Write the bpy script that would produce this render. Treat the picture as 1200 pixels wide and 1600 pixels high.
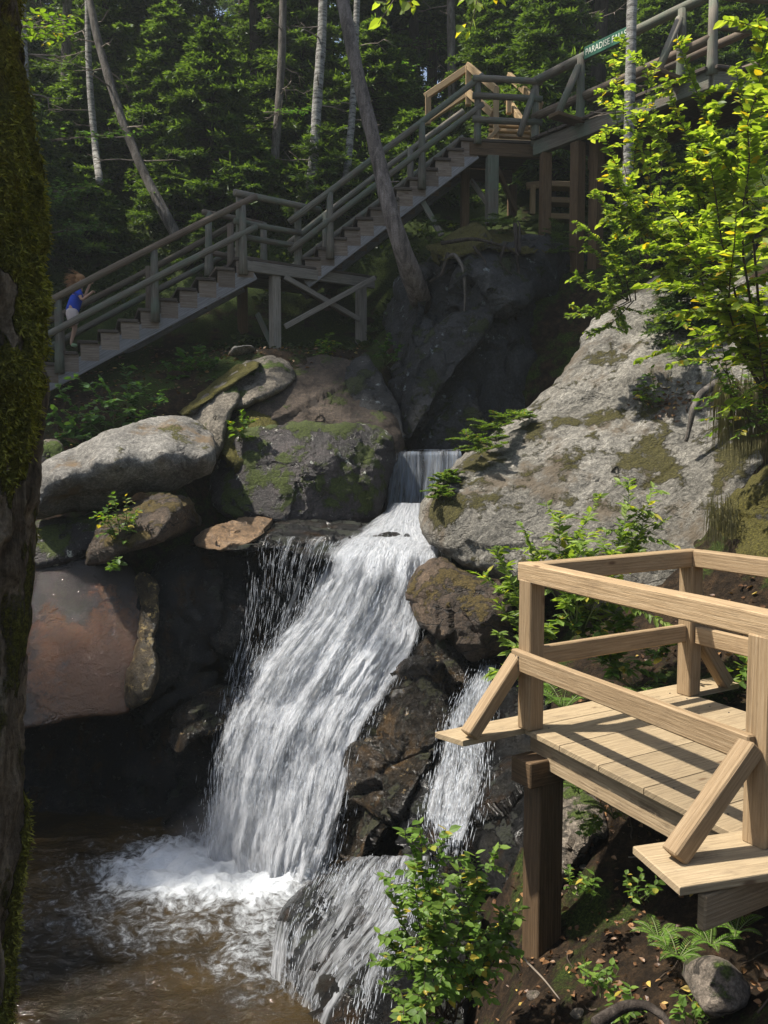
import bpy, math, random
import numpy as np
from mathutils import Vector, Matrix
random.seed(7); RNG = np.random.default_rng(7)
for o in list(bpy.data.objects): bpy.data.objects.remove(o)
SC = bpy.context.scene; COL = SC.collection

# ------------------------------------------------------------ camera
FOC = 1378.0; PITCH = math.atan(100 / FOC)
cam_d = bpy.data.cameras.new('camera'); cam = bpy.data.objects.new('camera', cam_d); COL.objects.link(cam)
cam_d.sensor_fit = 'VERTICAL'; cam_d.sensor_height = 36; cam_d.lens = 36 * FOC / 1600
cam_d.clip_start = .05; cam_d.clip_end = 2000
cam.location = (0, 0, 0); cam.rotation_euler = (math.pi / 2 - PITCH, 0, 0)
SC.camera = cam

# ------------------------------------------------------------ sun, sky, exposure
SUN_TO = Vector((-.50, .0, .86)).normalized()          # direction towards the sun
el = math.asin(SUN_TO.z); az = math.atan2(SUN_TO.x, SUN_TO.y)
w = bpy.data.worlds.new('World'); SC.world = w; w.use_nodes = True
sky = w.node_tree.nodes.new('ShaderNodeTexSky'); sky.sky_type = 'NISHITA'; sky.sun_disc = False
sky.sun_elevation = el; sky.sun_rotation = az; sky.air_density = 1.0; sky.dust_density = 2.0; sky.ozone_density = 1.0
bg = w.node_tree.nodes['Background']; bg.inputs[1].default_value = .085
w.node_tree.links.new(sky.outputs[0], bg.inputs[0])
sd = bpy.data.lights.new('sun', 'SUN'); sd.energy = 5.0; sd.angle = math.radians(1.2); sd.color = (1, .94, .84)
sun = bpy.data.objects.new('sun', sd); COL.objects.link(sun); sun.rotation_euler = SUN_TO.to_track_quat('Z', 'Y').to_euler()
sun.location = (-10, 5, 30)
SC.view_settings.view_transform = 'Standard'; SC.view_settings.look = 'None'
SC.view_settings.exposure = .9; SC.view_settings.gamma = 1
SC.render.engine = 'CYCLES'
cy = SC.cycles
cy.use_denoising = True; cy.max_bounces = 6; cy.diffuse_bounces = 3; cy.glossy_bounces = 3
cy.transmission_bounces = 4; cy.transparent_max_bounces = 24; cy.caustics_reflective = False; cy.caustics_refractive = False
cy.sample_clamp_indirect = 4

# ------------------------------------------------------------ projection
SP, CP = math.sin(PITCH), math.cos(PITCH)
def P(px, py, d):
    """the point at depth d (metres along Y) that the photograph shows at px, py"""
    x = (px - 600) / FOC; y = (800 - py) / FOC
    dx, dy, dz = x, y * SP + CP, y * CP - SP
    k = d / dy
    return np.array([dx * k, d, dz * k])
def PV(px, py, d):
    x = (px - 600) / FOC; y = (800 - py) / FOC
    dy = y * SP + CP; k = d / dy
    return np.stack([x * k, d + 0 * x, (y * CP - SP) * k], -1)
def proj(p):
    x, y, z = p
    f = y * CP - z * SP; u = y * SP + z * CP
    return 600 + FOC * x / f, 800 - FOC * u / f

# ------------------------------------------------------------ noise
def _h(ix, iy, iz, s):
    h = (ix * 374761393 + iy * 668265263 + iz * 2147483647 + s * 1274126177) & 0xFFFFFFFF
    h = ((h ^ (h >> 13)) * 1274126177) & 0xFFFFFFFF
    h = ((h ^ (h >> 16)) * 2246822519) & 0xFFFFFFFF
    return ((h ^ (h >> 15)) & 0xFFFFFF) / float(0xFFFFFF)
def vnoise(p, s=0):
    i = np.floor(p).astype(np.int64); f = p - i; f = f * f * (3 - 2 * f)
    x, y, z = i[..., 0], i[..., 1], i[..., 2]; a, b, c = f[..., 0], f[..., 1], f[..., 2]
    def L(q, r, t): return q + (r - q) * t
    v = L(L(L(_h(x, y, z, s), _h(x+1, y, z, s), a), L(_h(x, y+1, z, s), _h(x+1, y+1, z, s), a), b),
          L(L(_h(x, y, z+1, s), _h(x+1, y, z+1, s), a), L(_h(x, y+1, z+1, s), _h(x+1, y+1, z+1, s), a), b), c)
    return v * 2 - 1
def fbm(p, o=5, s=0, g=.5):
    p = np.asarray(p, float); r = 0; a = 1
    for k in range(o):
        r = r + a * vnoise(p, s + k * 17)
        p = np.stack([p[..., 0]*1.6 + p[..., 1]*1.2, -p[..., 0]*1.2 + p[..., 1]*1.6, p[..., 2]*2.03], -1) + 3.7
        a *= g
    return r
def facets(p, s=0):
    """piecewise planar noise: every cell of broken rock is tilted its own way"""
    i = np.floor(p).astype(np.int64); best = np.full(p.shape[:-1], 9e9); val = np.zeros(p.shape[:-1]); sec = best.copy()
    for dx in (-1, 0, 1):
        for dy in (-1, 0, 1):
            for dz in (-1, 0, 1):
                c = i + [dx, dy, dz]; r = [_h(c[..., 0], c[..., 1], c[..., 2], s+k) for k in range(6)]
                q = p - (c + np.stack(r[:3], -1)); d = (q*q).sum(-1); v = (q[..., 0]*(r[3]-.5) + q[..., 1]*(r[4]-.5) + q[..., 2]*(r[5]-.5))*2 + (r[3]-.5)*.5
                m = d < best; sec = np.where(m, best, np.minimum(sec, d)); val = np.where(m, v, val); best = np.where(m, d, best)
    return val, np.sqrt(sec)-np.sqrt(best)
def rbf(pts, vals, lam=1e-6):
    pts = np.asarray(pts, float); vals = np.asarray(vals, float); n = len(pts)
    A = np.sqrt(((pts[:, None] - pts[None]) ** 2).sum(-1)); Q = np.c_[np.ones(n), pts]
    M = np.zeros((n + 3, n + 3)); M[:n, :n] = A + lam * np.eye(n); M[:n, n:] = Q; M[n:, :n] = Q.T
    w = np.linalg.lstsq(M, np.r_[vals, 0, 0, 0], rcond=None)[0]
    def f(q):
        q = np.asarray(q, float); sh = q.shape[:-1]; q = q.reshape(-1, 2); out = np.zeros(len(q))
        for k in range(0, len(q), 20000):
            r = np.sqrt(((q[k:k+20000, None] - pts[None]) ** 2).sum(-1))
            out[k:k+20000] = r @ w[:n] + w[n] + q[k:k+20000] @ w[n+1:]
        return out.reshape(sh)
    return f

# ------------------------------------------------------------ mesh building
class MB:
    def __init__(s): s.V = []; s.F = []; s.n = 0; s.UV = []; s.A = []
    def add(s, V, F, UV=None, a=0.0):
        V = np.asarray(V, float); s.V.append(V)
        F = np.asarray(F, np.int64) + s.n; s.F.append(F); s.n += len(V)
        s.UV.append(np.zeros((F.size, 2)) if UV is None else np.asarray(UV, float).reshape(-1, 2))
        s.A.append(np.full(len(V), a) if np.isscalar(a) else np.asarray(a, float))
        return s
    def build(s, name, mat, parent=None, loc=None, smooth=True, label=None):
        V = np.concatenate(s.V); A = np.concatenate(s.A)
        if loc is None:
            mn, mx = V.min(0), V.max(0); loc = np.array([(mn[0]+mx[0])/2, (mn[1]+mx[1])/2, mn[2]])
        loc = np.asarray(loc, float)
        me = bpy.data.meshes.new(name); L = V - loc
        me.vertices.add(len(L)); me.vertices.foreach_set('co', L.ravel())
        tot = np.concatenate([np.full(len(f), f.shape[1]) for f in s.F]); lv = np.concatenate([f.ravel() for f in s.F])
        me.loops.add(len(lv)); me.loops.foreach_set('vertex_index', lv)
        me.polygons.add(len(tot)); st = np.r_[0, np.cumsum(tot)[:-1]]
        me.polygons.foreach_set('loop_start', st); me.polygons.foreach_set('loop_total', tot)
        me.update(calc_edges=True)
        me.polygons.foreach_set('use_smooth', np.full(len(tot), smooth))
        uv = me.uv_layers.new(name='UVMap'); uv.data.foreach_set('uv', np.concatenate(s.UV).ravel())
        at = me.attributes.new('var', 'FLOAT', 'POINT'); at.data.foreach_set('value', A)
        me.materials.append(mat); me.validate()
        o = bpy.data.objects.new(name, me); COL.objects.link(o)
        if parent is not None:
            o.parent = parent; o.location = loc - wloc(parent)
        else: o.location = loc
        if label: o['label'] = label
        return o
def wloc(o):
    v = np.array(o.location)
    while o.parent is not None: o = o.parent; v = v + np.array(o.location)
    return v
def tag(o, label=None, cat=None, group=None, kind=None):
    if label: o['label'] = label
    if cat: o['category'] = cat
    if group: o['group'] = group
    if kind: o['kind'] = kind
    return o
def thing(name, loc, label, cat, group=None, kind=None):
    o = bpy.data.objects.new(name, None); COL.objects.link(o); o.location = tuple(loc); o.empty_display_size = .2
    return tag(o, label, cat, group, kind)
def nrm(v): v = np.asarray(v, float); return v / (np.linalg.norm(v) + 1e-9)
def frame(d, up=(0, 0, 1)):
    d = nrm(d); u = np.asarray(up, float)
    if abs(d @ nrm(u)) > .98: u = np.array([0, 1., 0])
    s = nrm(np.cross(d, u)); return d, s, np.cross(s, d)
def beam(mb, p0, p1, w, h, up=(0, 0, 1), bev=.008, twist=0):
    """bevelled timber between two points; w sideways, h along up"""
    p0 = np.asarray(p0, float); p1 = np.asarray(p1, float); d, s, u = frame(p1 - p0, up)
    L = np.linalg.norm(p1 - p0); a, b = w/2, h/2; c = bev
    sec = np.array([(-a+c, -b), (a-c, -b), (a, -b+c), (a, b-c), (a-c, b), (-a+c, b), (-a, b-c), (-a, -b+c)])
    n = 8; V = []; rings = [(0, .6), (c, 1), (L - c, 1), (L, .6)]
    ns = max(1, int(L / .5)); rings = [(0, 0)] + [(c + (L-2*c) * k / ns, 1) for k in range(ns + 1)] + [(L, 0)]
    for t, k in rings:
        q = sec if k else np.stack([np.clip(sec[:, 0], -a+c, a-c), np.clip(sec[:, 1], -b+c, b-c)], 1)
        V.append(p0 + d*t + q[:, :1]*s + q[:, 1:]*u)
    V = np.concatenate(V); V = V + fbm(V*2.5, 2, 3)[:, None] * .002
    per = np.r_[0, np.cumsum(np.linalg.norm(np.roll(sec, -1, 0) - sec, axis=1))]
    F = []; UV = []; uo, vo = random.random()*50, random.random()*50
    for r in range(len(rings)-1):
        for k in range(n):
            F.append([r*n+k, r*n+(k+1) % n, (r+1)*n+(k+1) % n, (r+1)*n+k])
            t0, t1 = rings[r][0]+uo, rings[r+1][0]+uo
            UV += [(t0, per[k]+vo), (t0, per[k+1]+vo), (t1, per[k+1]+vo), (t1, per[k]+vo)]
    mb.add(V, F, UV, random.random())
    m = len(rings)
    b0 = mb.n - len(V)
    E = np.array([list(range(n-1, -1, -1)), [(m-1)*n+k for k in range(n)]])
    mb.F.append(E + b0); mb.UV.append(np.concatenate([sec[::-1]*[.12, 1], sec*[.12, 1]]) + (uo, vo))
    return mb
def tube(mb, pts, rad, n=8, wob=0, cap=True, seed=0, a=None):
    pts = np.asarray(pts, float); m = len(pts); rad = np.broadcast_to(np.asarray(rad, float), (m,)) if np.ndim(rad) else np.full(m, float(rad))
    T = np.gradient(pts, axis=0); d, s, u = frame(T[0]); V = []
    for k in range(m):
        d = nrm(T[k]); s = nrm(s - d*(s@d)); u = np.cross(d, s); th = np.arange(n) * 2*math.pi/n
        V.append(pts[k] + rad[k]*(np.cos(th)[:, None]*s + np.sin(th)[:, None]*u))
    V = np.concatenate(V)
    if wob: 
        c = np.repeat(pts, n, 0); V = c + (V - c) * (1 + wob*fbm(V*4 + seed, 3, 5))[:, None]
    Ls = np.r_[0, np.cumsum(np.linalg.norm(np.diff(pts, axis=0), axis=1))]
    r = np.arange(m-1)[:, None]; k = np.arange(n)[None]
    F = np.stack([r*n+k, r*n+(k+1) % n, (r+1)*n+(k+1) % n, (r+1)*n+k], -1).reshape(-1, 4)
    uo = random.random()*50; R = float(rad.max()); c = 2*math.pi*R/n
    r0 = np.broadcast_to(r, (m-1, n)).ravel(); k0 = np.broadcast_to(k, (m-1, n)).ravel()
    UV = np.stack([np.stack([Ls[r0], k0*c], -1), np.stack([Ls[r0], (k0+1)*c], -1), np.stack([Ls[r0+1], (k0+1)*c], -1), np.stack([Ls[r0+1], k0*c], -1)], 1) + uo
    mb.add(V, F, UV, random.random() if a is None else a)
    if cap:
        b0 = mb.n - len(V); E = np.array([np.arange(n)[::-1], (m-1)*n + np.arange(n)])
        mb.F.append(E + b0); th = np.arange(n)*2*math.pi/n; q = np.stack([np.cos(th)*R*.1, np.sin(th)*R], 1)
        mb.UV.append(np.concatenate([q, q]) + uo)
    return mb
def log(mb, p0, p1, r, seed=0, taper=.92):
    p0 = np.asarray(p0, float); p1 = np.asarray(p1, float); m = max(4, int(np.linalg.norm(p1-p0)/.25)); t = np.linspace(0, 1, m)
    pts = p0 + (p1-p0)*t[:, None]; seed = random.random()*99
    L = np.linalg.norm(p1-p0)
    bow = np.sin(math.pi*t) * .008*L; pts[:, 2] += bow*random.uniform(-1, 1); pts[:, 1] += bow*random.uniform(-1, 1)
    return tube(mb, pts, r*(1 + (taper-1)*t), 12, .05, True, seed)

# leaf-sized faces --------------------------------------------------
LEAF_V = np.array([(0, 0, 0), (-.30, .28, .03), (-.26, .62, .02), (0, 1, -.06), (.26, .62, .02), (.30, .28, .03), (0, .5, -.04)])
LEAF_F = np.array([(0, 6, 1), (1, 6, 2), (2, 6, 3), (3, 6, 4), (4, 6, 5), (5, 6, 0)])[:, ::-1]
NARROW_V = LEAF_V * (.62, 1, 1)
def leaves(mb, pos, dirs, size, tilt=.35, tmpl=LEAF_V, var=None, droop=.25, cup=1.0):
    """one folded leaf per row: grows along dirs, blade facing roughly up"""
    pos = np.asarray(pos, float); n = len(pos); size = np.broadcast_to(size, (n,))
    d = np.asarray(dirs, float).copy(); d[:, 2] -= droop; d /= np.linalg.norm(d, axis=1)[:, None] + 1e-9
    up = np.array([0, 0, 1.]) + RNG.normal(0, tilt, (n, 3)); s = np.cross(d, up); s /= np.linalg.norm(s, axis=1)[:, None] + 1e-9
    u = np.cross(s, d); T = tmpl * (1, 1, cup)
    V = pos[:, None] + size[:, None, None] * (T[None, :, :1]*s[:, None] + T[None, :, 1:2]*d[:, None] + T[None, :, 2:]*u[:, None])
    Fm = LEAF_F[None] + (np.arange(n)*len(tmpl))[:, None, None]
    var = RNG.random(n) if var is None else var
    mb.add(V.reshape(-1, 3), Fm.reshape(-1, 3), None, np.repeat(var, len(tmpl)))
def strips(mb, p, d, L, W, var, tilt=.5):
    n = len(p); d = d/(np.linalg.norm(d, axis=1)[:, None] + 1e-9)
    up = np.array([0, 0, 1.]) + RNG.normal(0, tilt, (n, 3)); s = np.cross(d, up); s /= np.linalg.norm(s, axis=1)[:, None] + 1e-9
    L = np.broadcast_to(L, (n,))[:, None]; W = np.broadcast_to(W, (n,))[:, None]
    V = np.stack([p, p + d*L*.55 - s*W*.5 , p + d*L, p + d*L*.55 + s*W*.5], 1)
    mb.add(V.reshape(-1, 3), np.arange(n*4).reshape(-1, 4), None, np.repeat(var, 4))

# ------------------------------------------------------------ node helper
class NT:
    def __init__(s, name):
        s.m = bpy.data.materials.new(name); s.m.use_nodes = True; s.t = s.m.node_tree; s.t.nodes.clear()
        s.out = s.t.nodes.new('ShaderNodeOutputMaterial')
    def n(s, typ, ins=None, **pr):
        nd = s.t.nodes.new('ShaderNode' + typ)
        for k, v in pr.items(): setattr(nd, k, v)
        for k, v in (ins or {}).items(): s.set(nd, k, v)
        return nd
    def set(s, nd, k, v):
        i = nd.inputs[k]
        if hasattr(v, 'outputs'): v = v.outputs[0]
        if isinstance(v, bpy.types.NodeSocket): s.t.links.new(v, i)
        elif isinstance(v, tuple) and len(v) == 3 and i.type == 'RGBA': i.default_value = (*v, 1)
        else: i.default_value = v
    def math(s, op, a, b=0.0, clamp=False):
        nd = s.n('Math', {0: a, 1: b}, operation=op); nd.use_clamp = clamp; return nd
    def mix(s, f, a, b, bt='MIX'):
        nd = s.t.nodes.new('ShaderNodeMix'); nd.data_type = 'RGBA'; nd.blend_type = bt
        s.set(nd, 0, f); s.set(nd, 6, a); s.set(nd, 7, b); return nd.outputs[2]
    def ramp(s, f, stops, interp='LINEAR'):
        nd = s.t.nodes.new('ShaderNodeValToRGB'); nd.color_ramp.interpolation = interp; e = nd.color_ramp.elements
        while len(e) < len(stops): e.new(.5)
        for k, (p, c) in enumerate(stops):
            e[k].position = p; e[k].color = (c, c, c, 1) if np.isscalar(c) else (*c, 1)
        s.set(nd, 0, f); return nd.outputs[0]
    def step(s, f, lo, hi):
        return s.n('MapRange', {0: f, 1: lo, 2: hi}, interpolation_type='SMOOTHSTEP')
    def noise(s, vec, scale, detail=5, rough=.55, dist=0):
        return s.n('TexNoise', {'Vector': vec, 'Scale': scale, 'Detail': detail, 'Roughness': rough, 'Distortion': dist}).outputs[0]
    def map(s, vec, scale=(1, 1, 1), rot=(0, 0, 0), loc=(0, 0, 0)):
        return s.n('Mapping', {'Vector': vec, 'Scale': scale, 'Rotation': rot, 'Location': loc})
    def done(s, sh, disp=None):
        s.set(s.out, 'Surface', sh)
        return s.m
def obc(t):
    g = t.n('NewGeometry'); return g.outputs['Position']
# ------------------------------------------------------------ materials
def rock_mat(name, c1, c2, c3, rough=.85, moss=0.0, lichen=0.0, wet=0.0, moss_col=(.07, .10, .018), lichen_col=(.55, .55, .46), stain=None, stain_amt=.4, bump=1.0, sc=1.0, streak=False, spots=(), cracks=.8, rust=(), rust_col=(.105, .040, .009), coat=0.0):
    t = NT(name); p = obc(t)
    if streak == 'diag': pw = t.map(t.map(p, rot=(0, .75, 0)), (.28, 1, 1.2))
    elif streak: pw = t.map(p, (1, 1, .25))
    else: pw = p
    big = t.noise(pw, 1.1*sc, 6, .6, .3)
    col = t.ramp(big, [(.30, c1), (.5, c2), (.70, c3)])
    mid = t.noise(t.map(pw, (1.6,)*3) if streak == 'diag' else p, 7*sc, 8, .7)
    col = t.mix(1.0, col, t.ramp(mid, [(.3, .55), (.5, 1.0), (.72, 1.35)]), 'MULTIPLY')
    fine = t.noise(p, 70*sc, 4, .8)
    col = t.mix(1.0, col, t.ramp(fine, [(.3, .62), (.5, 1.0), (.7, 1.5)]), 'MULTIPLY')
    grit = t.noise(p, 24*sc, 8, .78)
    col = t.mix(1.0, col, t.ramp(grit, [(.34, .40), (.5, .95), (.66, 1.75)]), 'MULTIPLY')
    if stain is not None:
        sn = t.noise(t.map(p, (1.3, 1.3, .5), loc=(4, 2, 1)), 1.6*sc, 7, .65)
        col = t.mix(t.step(sn, .62 - stain_amt*.3, .72 - stain_amt*.2), col, stain)
    for (c, r, s_) in rust:
        dd = t.n('VectorMath', {0: p, 1: tuple(c)}, operation='DISTANCE').outputs['Value']
        k_ = t.math('ADD', t.noise(p, 2.4, 7, .7), t.math('MULTIPLY', t.math('SUBTRACT', 1, t.math('DIVIDE', dd, r), True), s_))
        col = t.mix(t.step(k_, .55, .85), col, rust_col)
    if lichen > 0:
        ln = t.noise(t.map(p, loc=(9, 3, 5)), 5*sc, 9, .72)
        lf = t.step(ln, .68 - lichen*.14, .72 - lichen*.14)
        col = t.mix(lf, col, lichen_col)
        l2 = t.noise(t.map(p, loc=(1, 7, 2)), 26*sc, 6, .7)
        col = t.mix(t.math('MULTIPLY', t.step(l2, .60, .66), .6*lichen), col, lichen_col)
    cn = t.noise(t.map(p, (.8, .8, 1.3), (.3, .5, .2), (6, 2, 9)), .75*sc, 6, .55, .4)
    crack = t.step(t.math('ABSOLUTE', t.math('SUBTRACT', cn, .5)), .0015, .010)
    cm = t.step(t.noise(t.map(p, loc=(3, 3, 3)), .9, 3), .47, .56)
    crk = t.math('MAXIMUM', crack, cm)
    col = t.mix(t.math('MULTIPLY', t.math('SUBTRACT', 1, crk, True), cracks), col, (.02, .018, .015))
    rg = t.math('ADD', rough - wet*.5, t.math('MULTIPLY', t.math('SUBTRACT', mid, .5), .5), True)
    hgt = t.math('ADD', t.math('MULTIPLY', mid, 1.0), t.math('ADD', t.math('MULTIPLY', fine, .22), t.math('MULTIPLY', grit, .55)))
    hgt = t.math('ADD', hgt, t.math('MULTIPLY', big, 1.2))
    hgt = t.math('ADD', hgt, t.math('MULTIPLY', crk, .35))
    if moss > 0:
        g = t.n('NewGeometry'); nz = t.n('SeparateXYZ', {0: g.outputs['Normal']}).outputs[2]
        mn = t.noise(t.map(p, loc=(2, 8, 4)), 2.2*sc, 8, .68)
        mf = t.math('ADD', mn, t.math('MULTIPLY', nz, .10))
        for (c, r, s_) in spots:
            dd = t.n('VectorMath', {0: p, 1: tuple(c)}, operation='DISTANCE').outputs['Value']
            mf = t.math('ADD', mf, t.math('MULTIPLY', t.math('SUBTRACT', 1, t.math('DIVIDE', dd, r), True), s_))
        mk = t.step(mf, .66 - moss*.26, .72 - moss*.26)
        mfine = t.noise(p, 45, 4, .7)
        mc = t.ramp(mfine, [(.3, tuple(.45*x for x in moss_col)), (.5, moss_col), (.7, tuple(1.9*x for x in moss_col))])
        col = t.mix(mk, col, mc); rg = t.math('MAXIMUM', rg, t.math('MULTIPLY', mk, .95))
        hgt = t.math('ADD', hgt, t.math('MULTIPLY', mk, t.math('ADD', .3, t.math('MULTIPLY', mfine, .6))))
    bp = t.n('Bump', {'Strength': .9*bump, 'Distance': .05, 'Height': hgt})
    b = t.n('BsdfPrincipled', {'Base Color': col, 'Roughness': rg, 'Normal': bp, 'Specular IOR Level': .35 + .4*wet, 'Coat Weight': coat, 'Coat Roughness': .12, 'Coat Normal': bp})
    return t.done(b)

def leaf_mat(name, dark, mid, lite, trans=.45, yellow=None, rough=.45, ya=.93):
    t = NT(name); a = t.n('Attribute', attribute_name='var').outputs['Fac']
    st = [(0, dark), (.45, mid), (.85, lite)]
    if yellow: st += [(ya, lite), (min(ya+.03, 1), yellow)]
    col = t.ramp(a, st)
    col = t.mix(1.0, col, t.ramp(t.noise(obc(t), 3.0, 3), [(.3, .7), (.7, 1.3)]), 'MULTIPLY')
    b = t.n('BsdfPrincipled', {'Base Color': col, 'Roughness': rough, 'Specular IOR Level': .35})
    tc = t.mix(1.0, col, (1.7, 1.75, .45), 'MULTIPLY')
    tr = t.n('BsdfTranslucent', {'Color': tc})
    return t.done(t.n('MixShader', {0: trans, 1: b, 2: tr}))

def wood_mat(name, c1, c2, c3, rough=.75, stain=.0, knots=True, green=0.0, scale=1.0, stain_col=(.10, .07, .045)):
    t = NT(name); uv = t.n('UVMap').outputs[0]; oi = t.n('ObjectInfo').outputs['Random']
    off = t.n('CombineXYZ', {0: t.math('MULTIPLY', oi, 37.0), 1: t.math('MULTIPLY', oi, 11.0)})
    v = t.n('VectorMath', {0: uv, 1: off}, operation='ADD')
    wrp = t.n('TexNoise', {'Vector': t.map(v, (1.0, 5.0, 1)), 'Scale': 1.5*scale, 'Detail': 3.0}).outputs[0]
    g = t.noise(t.map(v, (1.2, 26, 1)), 2.2*scale, 6, .65, .6)
    g2 = t.noise(t.map(v, (4, 160, 1)), 2.0*scale, 3, .6)
    ring = t.n('TexWave', {'Vector': t.map(v, (.35, 9, 1)), 'Scale': 1.6*scale, 'Distortion': 9.0, 'Detail': 3.0, 'Detail Scale': .6}, bands_direction='Y').outputs[1]
    f = t.math('ADD', t.math('MULTIPLY', g, .90), t.math('MULTIPLY', ring, .10))
    col = t.ramp(f, [(.28, c1), (.5, c2), (.72, c3)])
    col = t.mix(1.0, col, t.ramp(g2, [(.3, .8), (.7, 1.15)]), 'MULTIPLY')
    col = t.mix(1.0, col, t.ramp(t.math('FRACT', t.math('MULTIPLY', oi, 7.7)), [(0, .68), (1, 1.12)]), 'MULTIPLY')
    if knots:
        vo = t.n('TexVoronoi', {'Vector': t.map(v, (2.0, 5.5, 1)), 'Scale': 1.0})
        k = t.math('SUBTRACT', 1, t.step(vo.outputs[0], .03, .11), True)
        col = t.mix(t.math('MULTIPLY', k, .8), col, (.09, .045, .02))
    if stain:
        s = t.noise(t.map(v, (1.6, 5.0, 1), loc=(3, 5, 0)), 2.2, 7, .72)
        col = t.mix(t.math('MULTIPLY', t.step(s, .50, .72), stain), col, stain_col)
    if green:
        s = t.noise(t.map(obc(t), loc=(3, 5, 0)), 2.0, 5, .7)
        col = t.mix(t.math('MULTIPLY', t.step(s, .42, .62), green), col, (.10, .16, .11))
    h = t.math('ADD', t.math('MULTIPLY', f, .6), t.math('MULTIPLY', g2, .5))
    bp = t.n('Bump', {'Strength': .8, 'Distance': .008, 'Height': h})
    return t.done(t.n('BsdfPrincipled', {'Base Color': col, 'Roughness': rough, 'Normal': bp, 'Specular IOR Level': .3}))

def bark_mat(name, c1, c2, c3, moss=0.0, sz=1.0, bump=1.0, birch=False, mossc=(.13, .13, .02)):
    t = NT(name); p = t.n('TexCoord').outputs['Object']
    if birch:
        v = t.map(p, (4, 4, 14)); n1 = t.noise(v, 1.5*sz, 7, .7)
        col = t.ramp(n1, [(.36, c1), (.5, c2), (.62, c3)])
    else:
        v = t.map(p, (9, 9, 1.6)); n1 = t.noise(v, 1.5*sz, 8, .68, .5)
        col = t.ramp(n1, [(.35, c1), (.5, c2), (.68, c3)])
    fine = t.noise(p, 60, 5, .7); col = t.mix(1.0, col, t.ramp(fine, [(.3, .6), (.7, 1.4)]), 'MULTIPLY')
    h = t.math('ADD', t.math('MULTIPLY', n1, 1.0), t.math('MULTIPLY', fine, .25))
    if moss:
        mn = t.noise(t.map(p, (2.2, 2.2, 1.0)), 1.7, 8, .7)
        a = t.n('Attribute', attribute_name='var').outputs['Fac']
        mk = t.step(t.math('ADD', mn, t.math('MULTIPLY', a, .45)), .66 - .25*moss, .74 - .25*moss)
        m2 = t.noise(p, 90, 4, .75)
        mc = t.ramp(m2, [(.32, tuple(.3*x for x in mossc)), (.5, mossc), (.68, tuple(2.1*x for x in mossc))])
        col = t.mix(mk, col, mc); h = t.math('ADD', h, t.math('MULTIPLY', mk, m2))
    bp = t.n('Bump', {'Strength': 1.0*bump, 'Distance': .03, 'Height': h})
    return t.done(t.n('BsdfPrincipled', {'Base Color': col, 'Roughness': .9, 'Normal': bp, 'Specular IOR Level': .2}))

def plain(name, c, rough=.7, spec=.4, noise=.25, sc=8):
    t = NT(name); n = t.noise(obc(t), sc, 6, .65)
    col = t.mix(1.0, c, t.ramp(n, [(.3, 1-noise), (.7, 1+noise)]), 'MULTIPLY')
    return t.done(t.n('BsdfPrincipled', {'Base Color': col, 'Roughness': rough, 'Specular IOR Level': spec}))

def fall_mat(name, su, sv, thr=.5, soft=.18, tint=(.92, .94, .98), amt=1.0):
    """falling water: white aerated streaks with clear gaps; uv in metres (across, down)"""
    t = NT(name); uv = t.n('UVMap').outputs[0]; a = t.n('Attribute', attribute_name='var').outputs['Fac']
    wv = t.n('VectorMath', {0: uv, 1: t.n('VectorMath', {0: t.n('TexNoise', {'Vector': t.map(uv, (3, 1.5, 1)), 'Scale': 1.0, 'Detail': 3.0}).outputs[1], 3: .10}, operation='SCALE')}, operation='ADD')
    n1 = t.noise(t.map(wv, (su, sv, 1)), 1.0, 6, .65, .2)
    n2 = t.noise(t.map(uv, (su*3.2, sv*2.4, 1), loc=(3, 7, 0)), 1.0, 4, .7)
    n3 = t.noise(t.map(wv, (su*.25, sv*.35, 1), loc=(8, 1, 0)), 1.0, 3, .6)
    s = t.math('ADD', t.math('MULTIPLY', n1, .55), t.math('MULTIPLY', n2, .27))
    s = t.math('ADD', s, t.math('ADD', t.math('MULTIPLY', n3, .56), -.10))       # centred near .59
    s = t.math('ADD', s, t.math('MULTIPLY', t.math('SUBTRACT', a, .5), .55))
    m = t.step(s, thr + .09 - soft, thr + .09 + soft)
    m = t.math('MULTIPLY', m, amt)
    col = t.mix(t.step(t.math('ADD', n1, n2), .80, 1.15), (.76, .80, .86), tint)
    bp = t.n('Bump', {'Strength': 1.0, 'Distance': .14, 'Height': t.math('ADD', n1, t.math('MULTIPLY', n2, .5))})
    # normals bent upwards to brighten the falls, as if froth were tiny domes
    gn = t.n('NewGeometry').outputs['Normal']; up_ = t.n('VectorMath', {0: gn, 1: (0, -.12, 1.0)}, operation='ADD'); un = t.n('VectorMath', {0: up_}, operation='NORMALIZE')
    t.set(bp, 'Normal', un)
    b = t.n('BsdfPrincipled', {'Base Color': col, 'Roughness': .4, 'Normal': bp, 'Specular IOR Level': .3})
    tl = t.n('BsdfTranslucent', {'Color': (.92, .94, .97), 'Normal': bp})
    b2 = t.n('MixShader', {0: .35, 1: b, 2: tl})
    return t.done(t.n('MixShader', {0: m, 1: t.n('BsdfTransparent'), 2: b2}))

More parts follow.
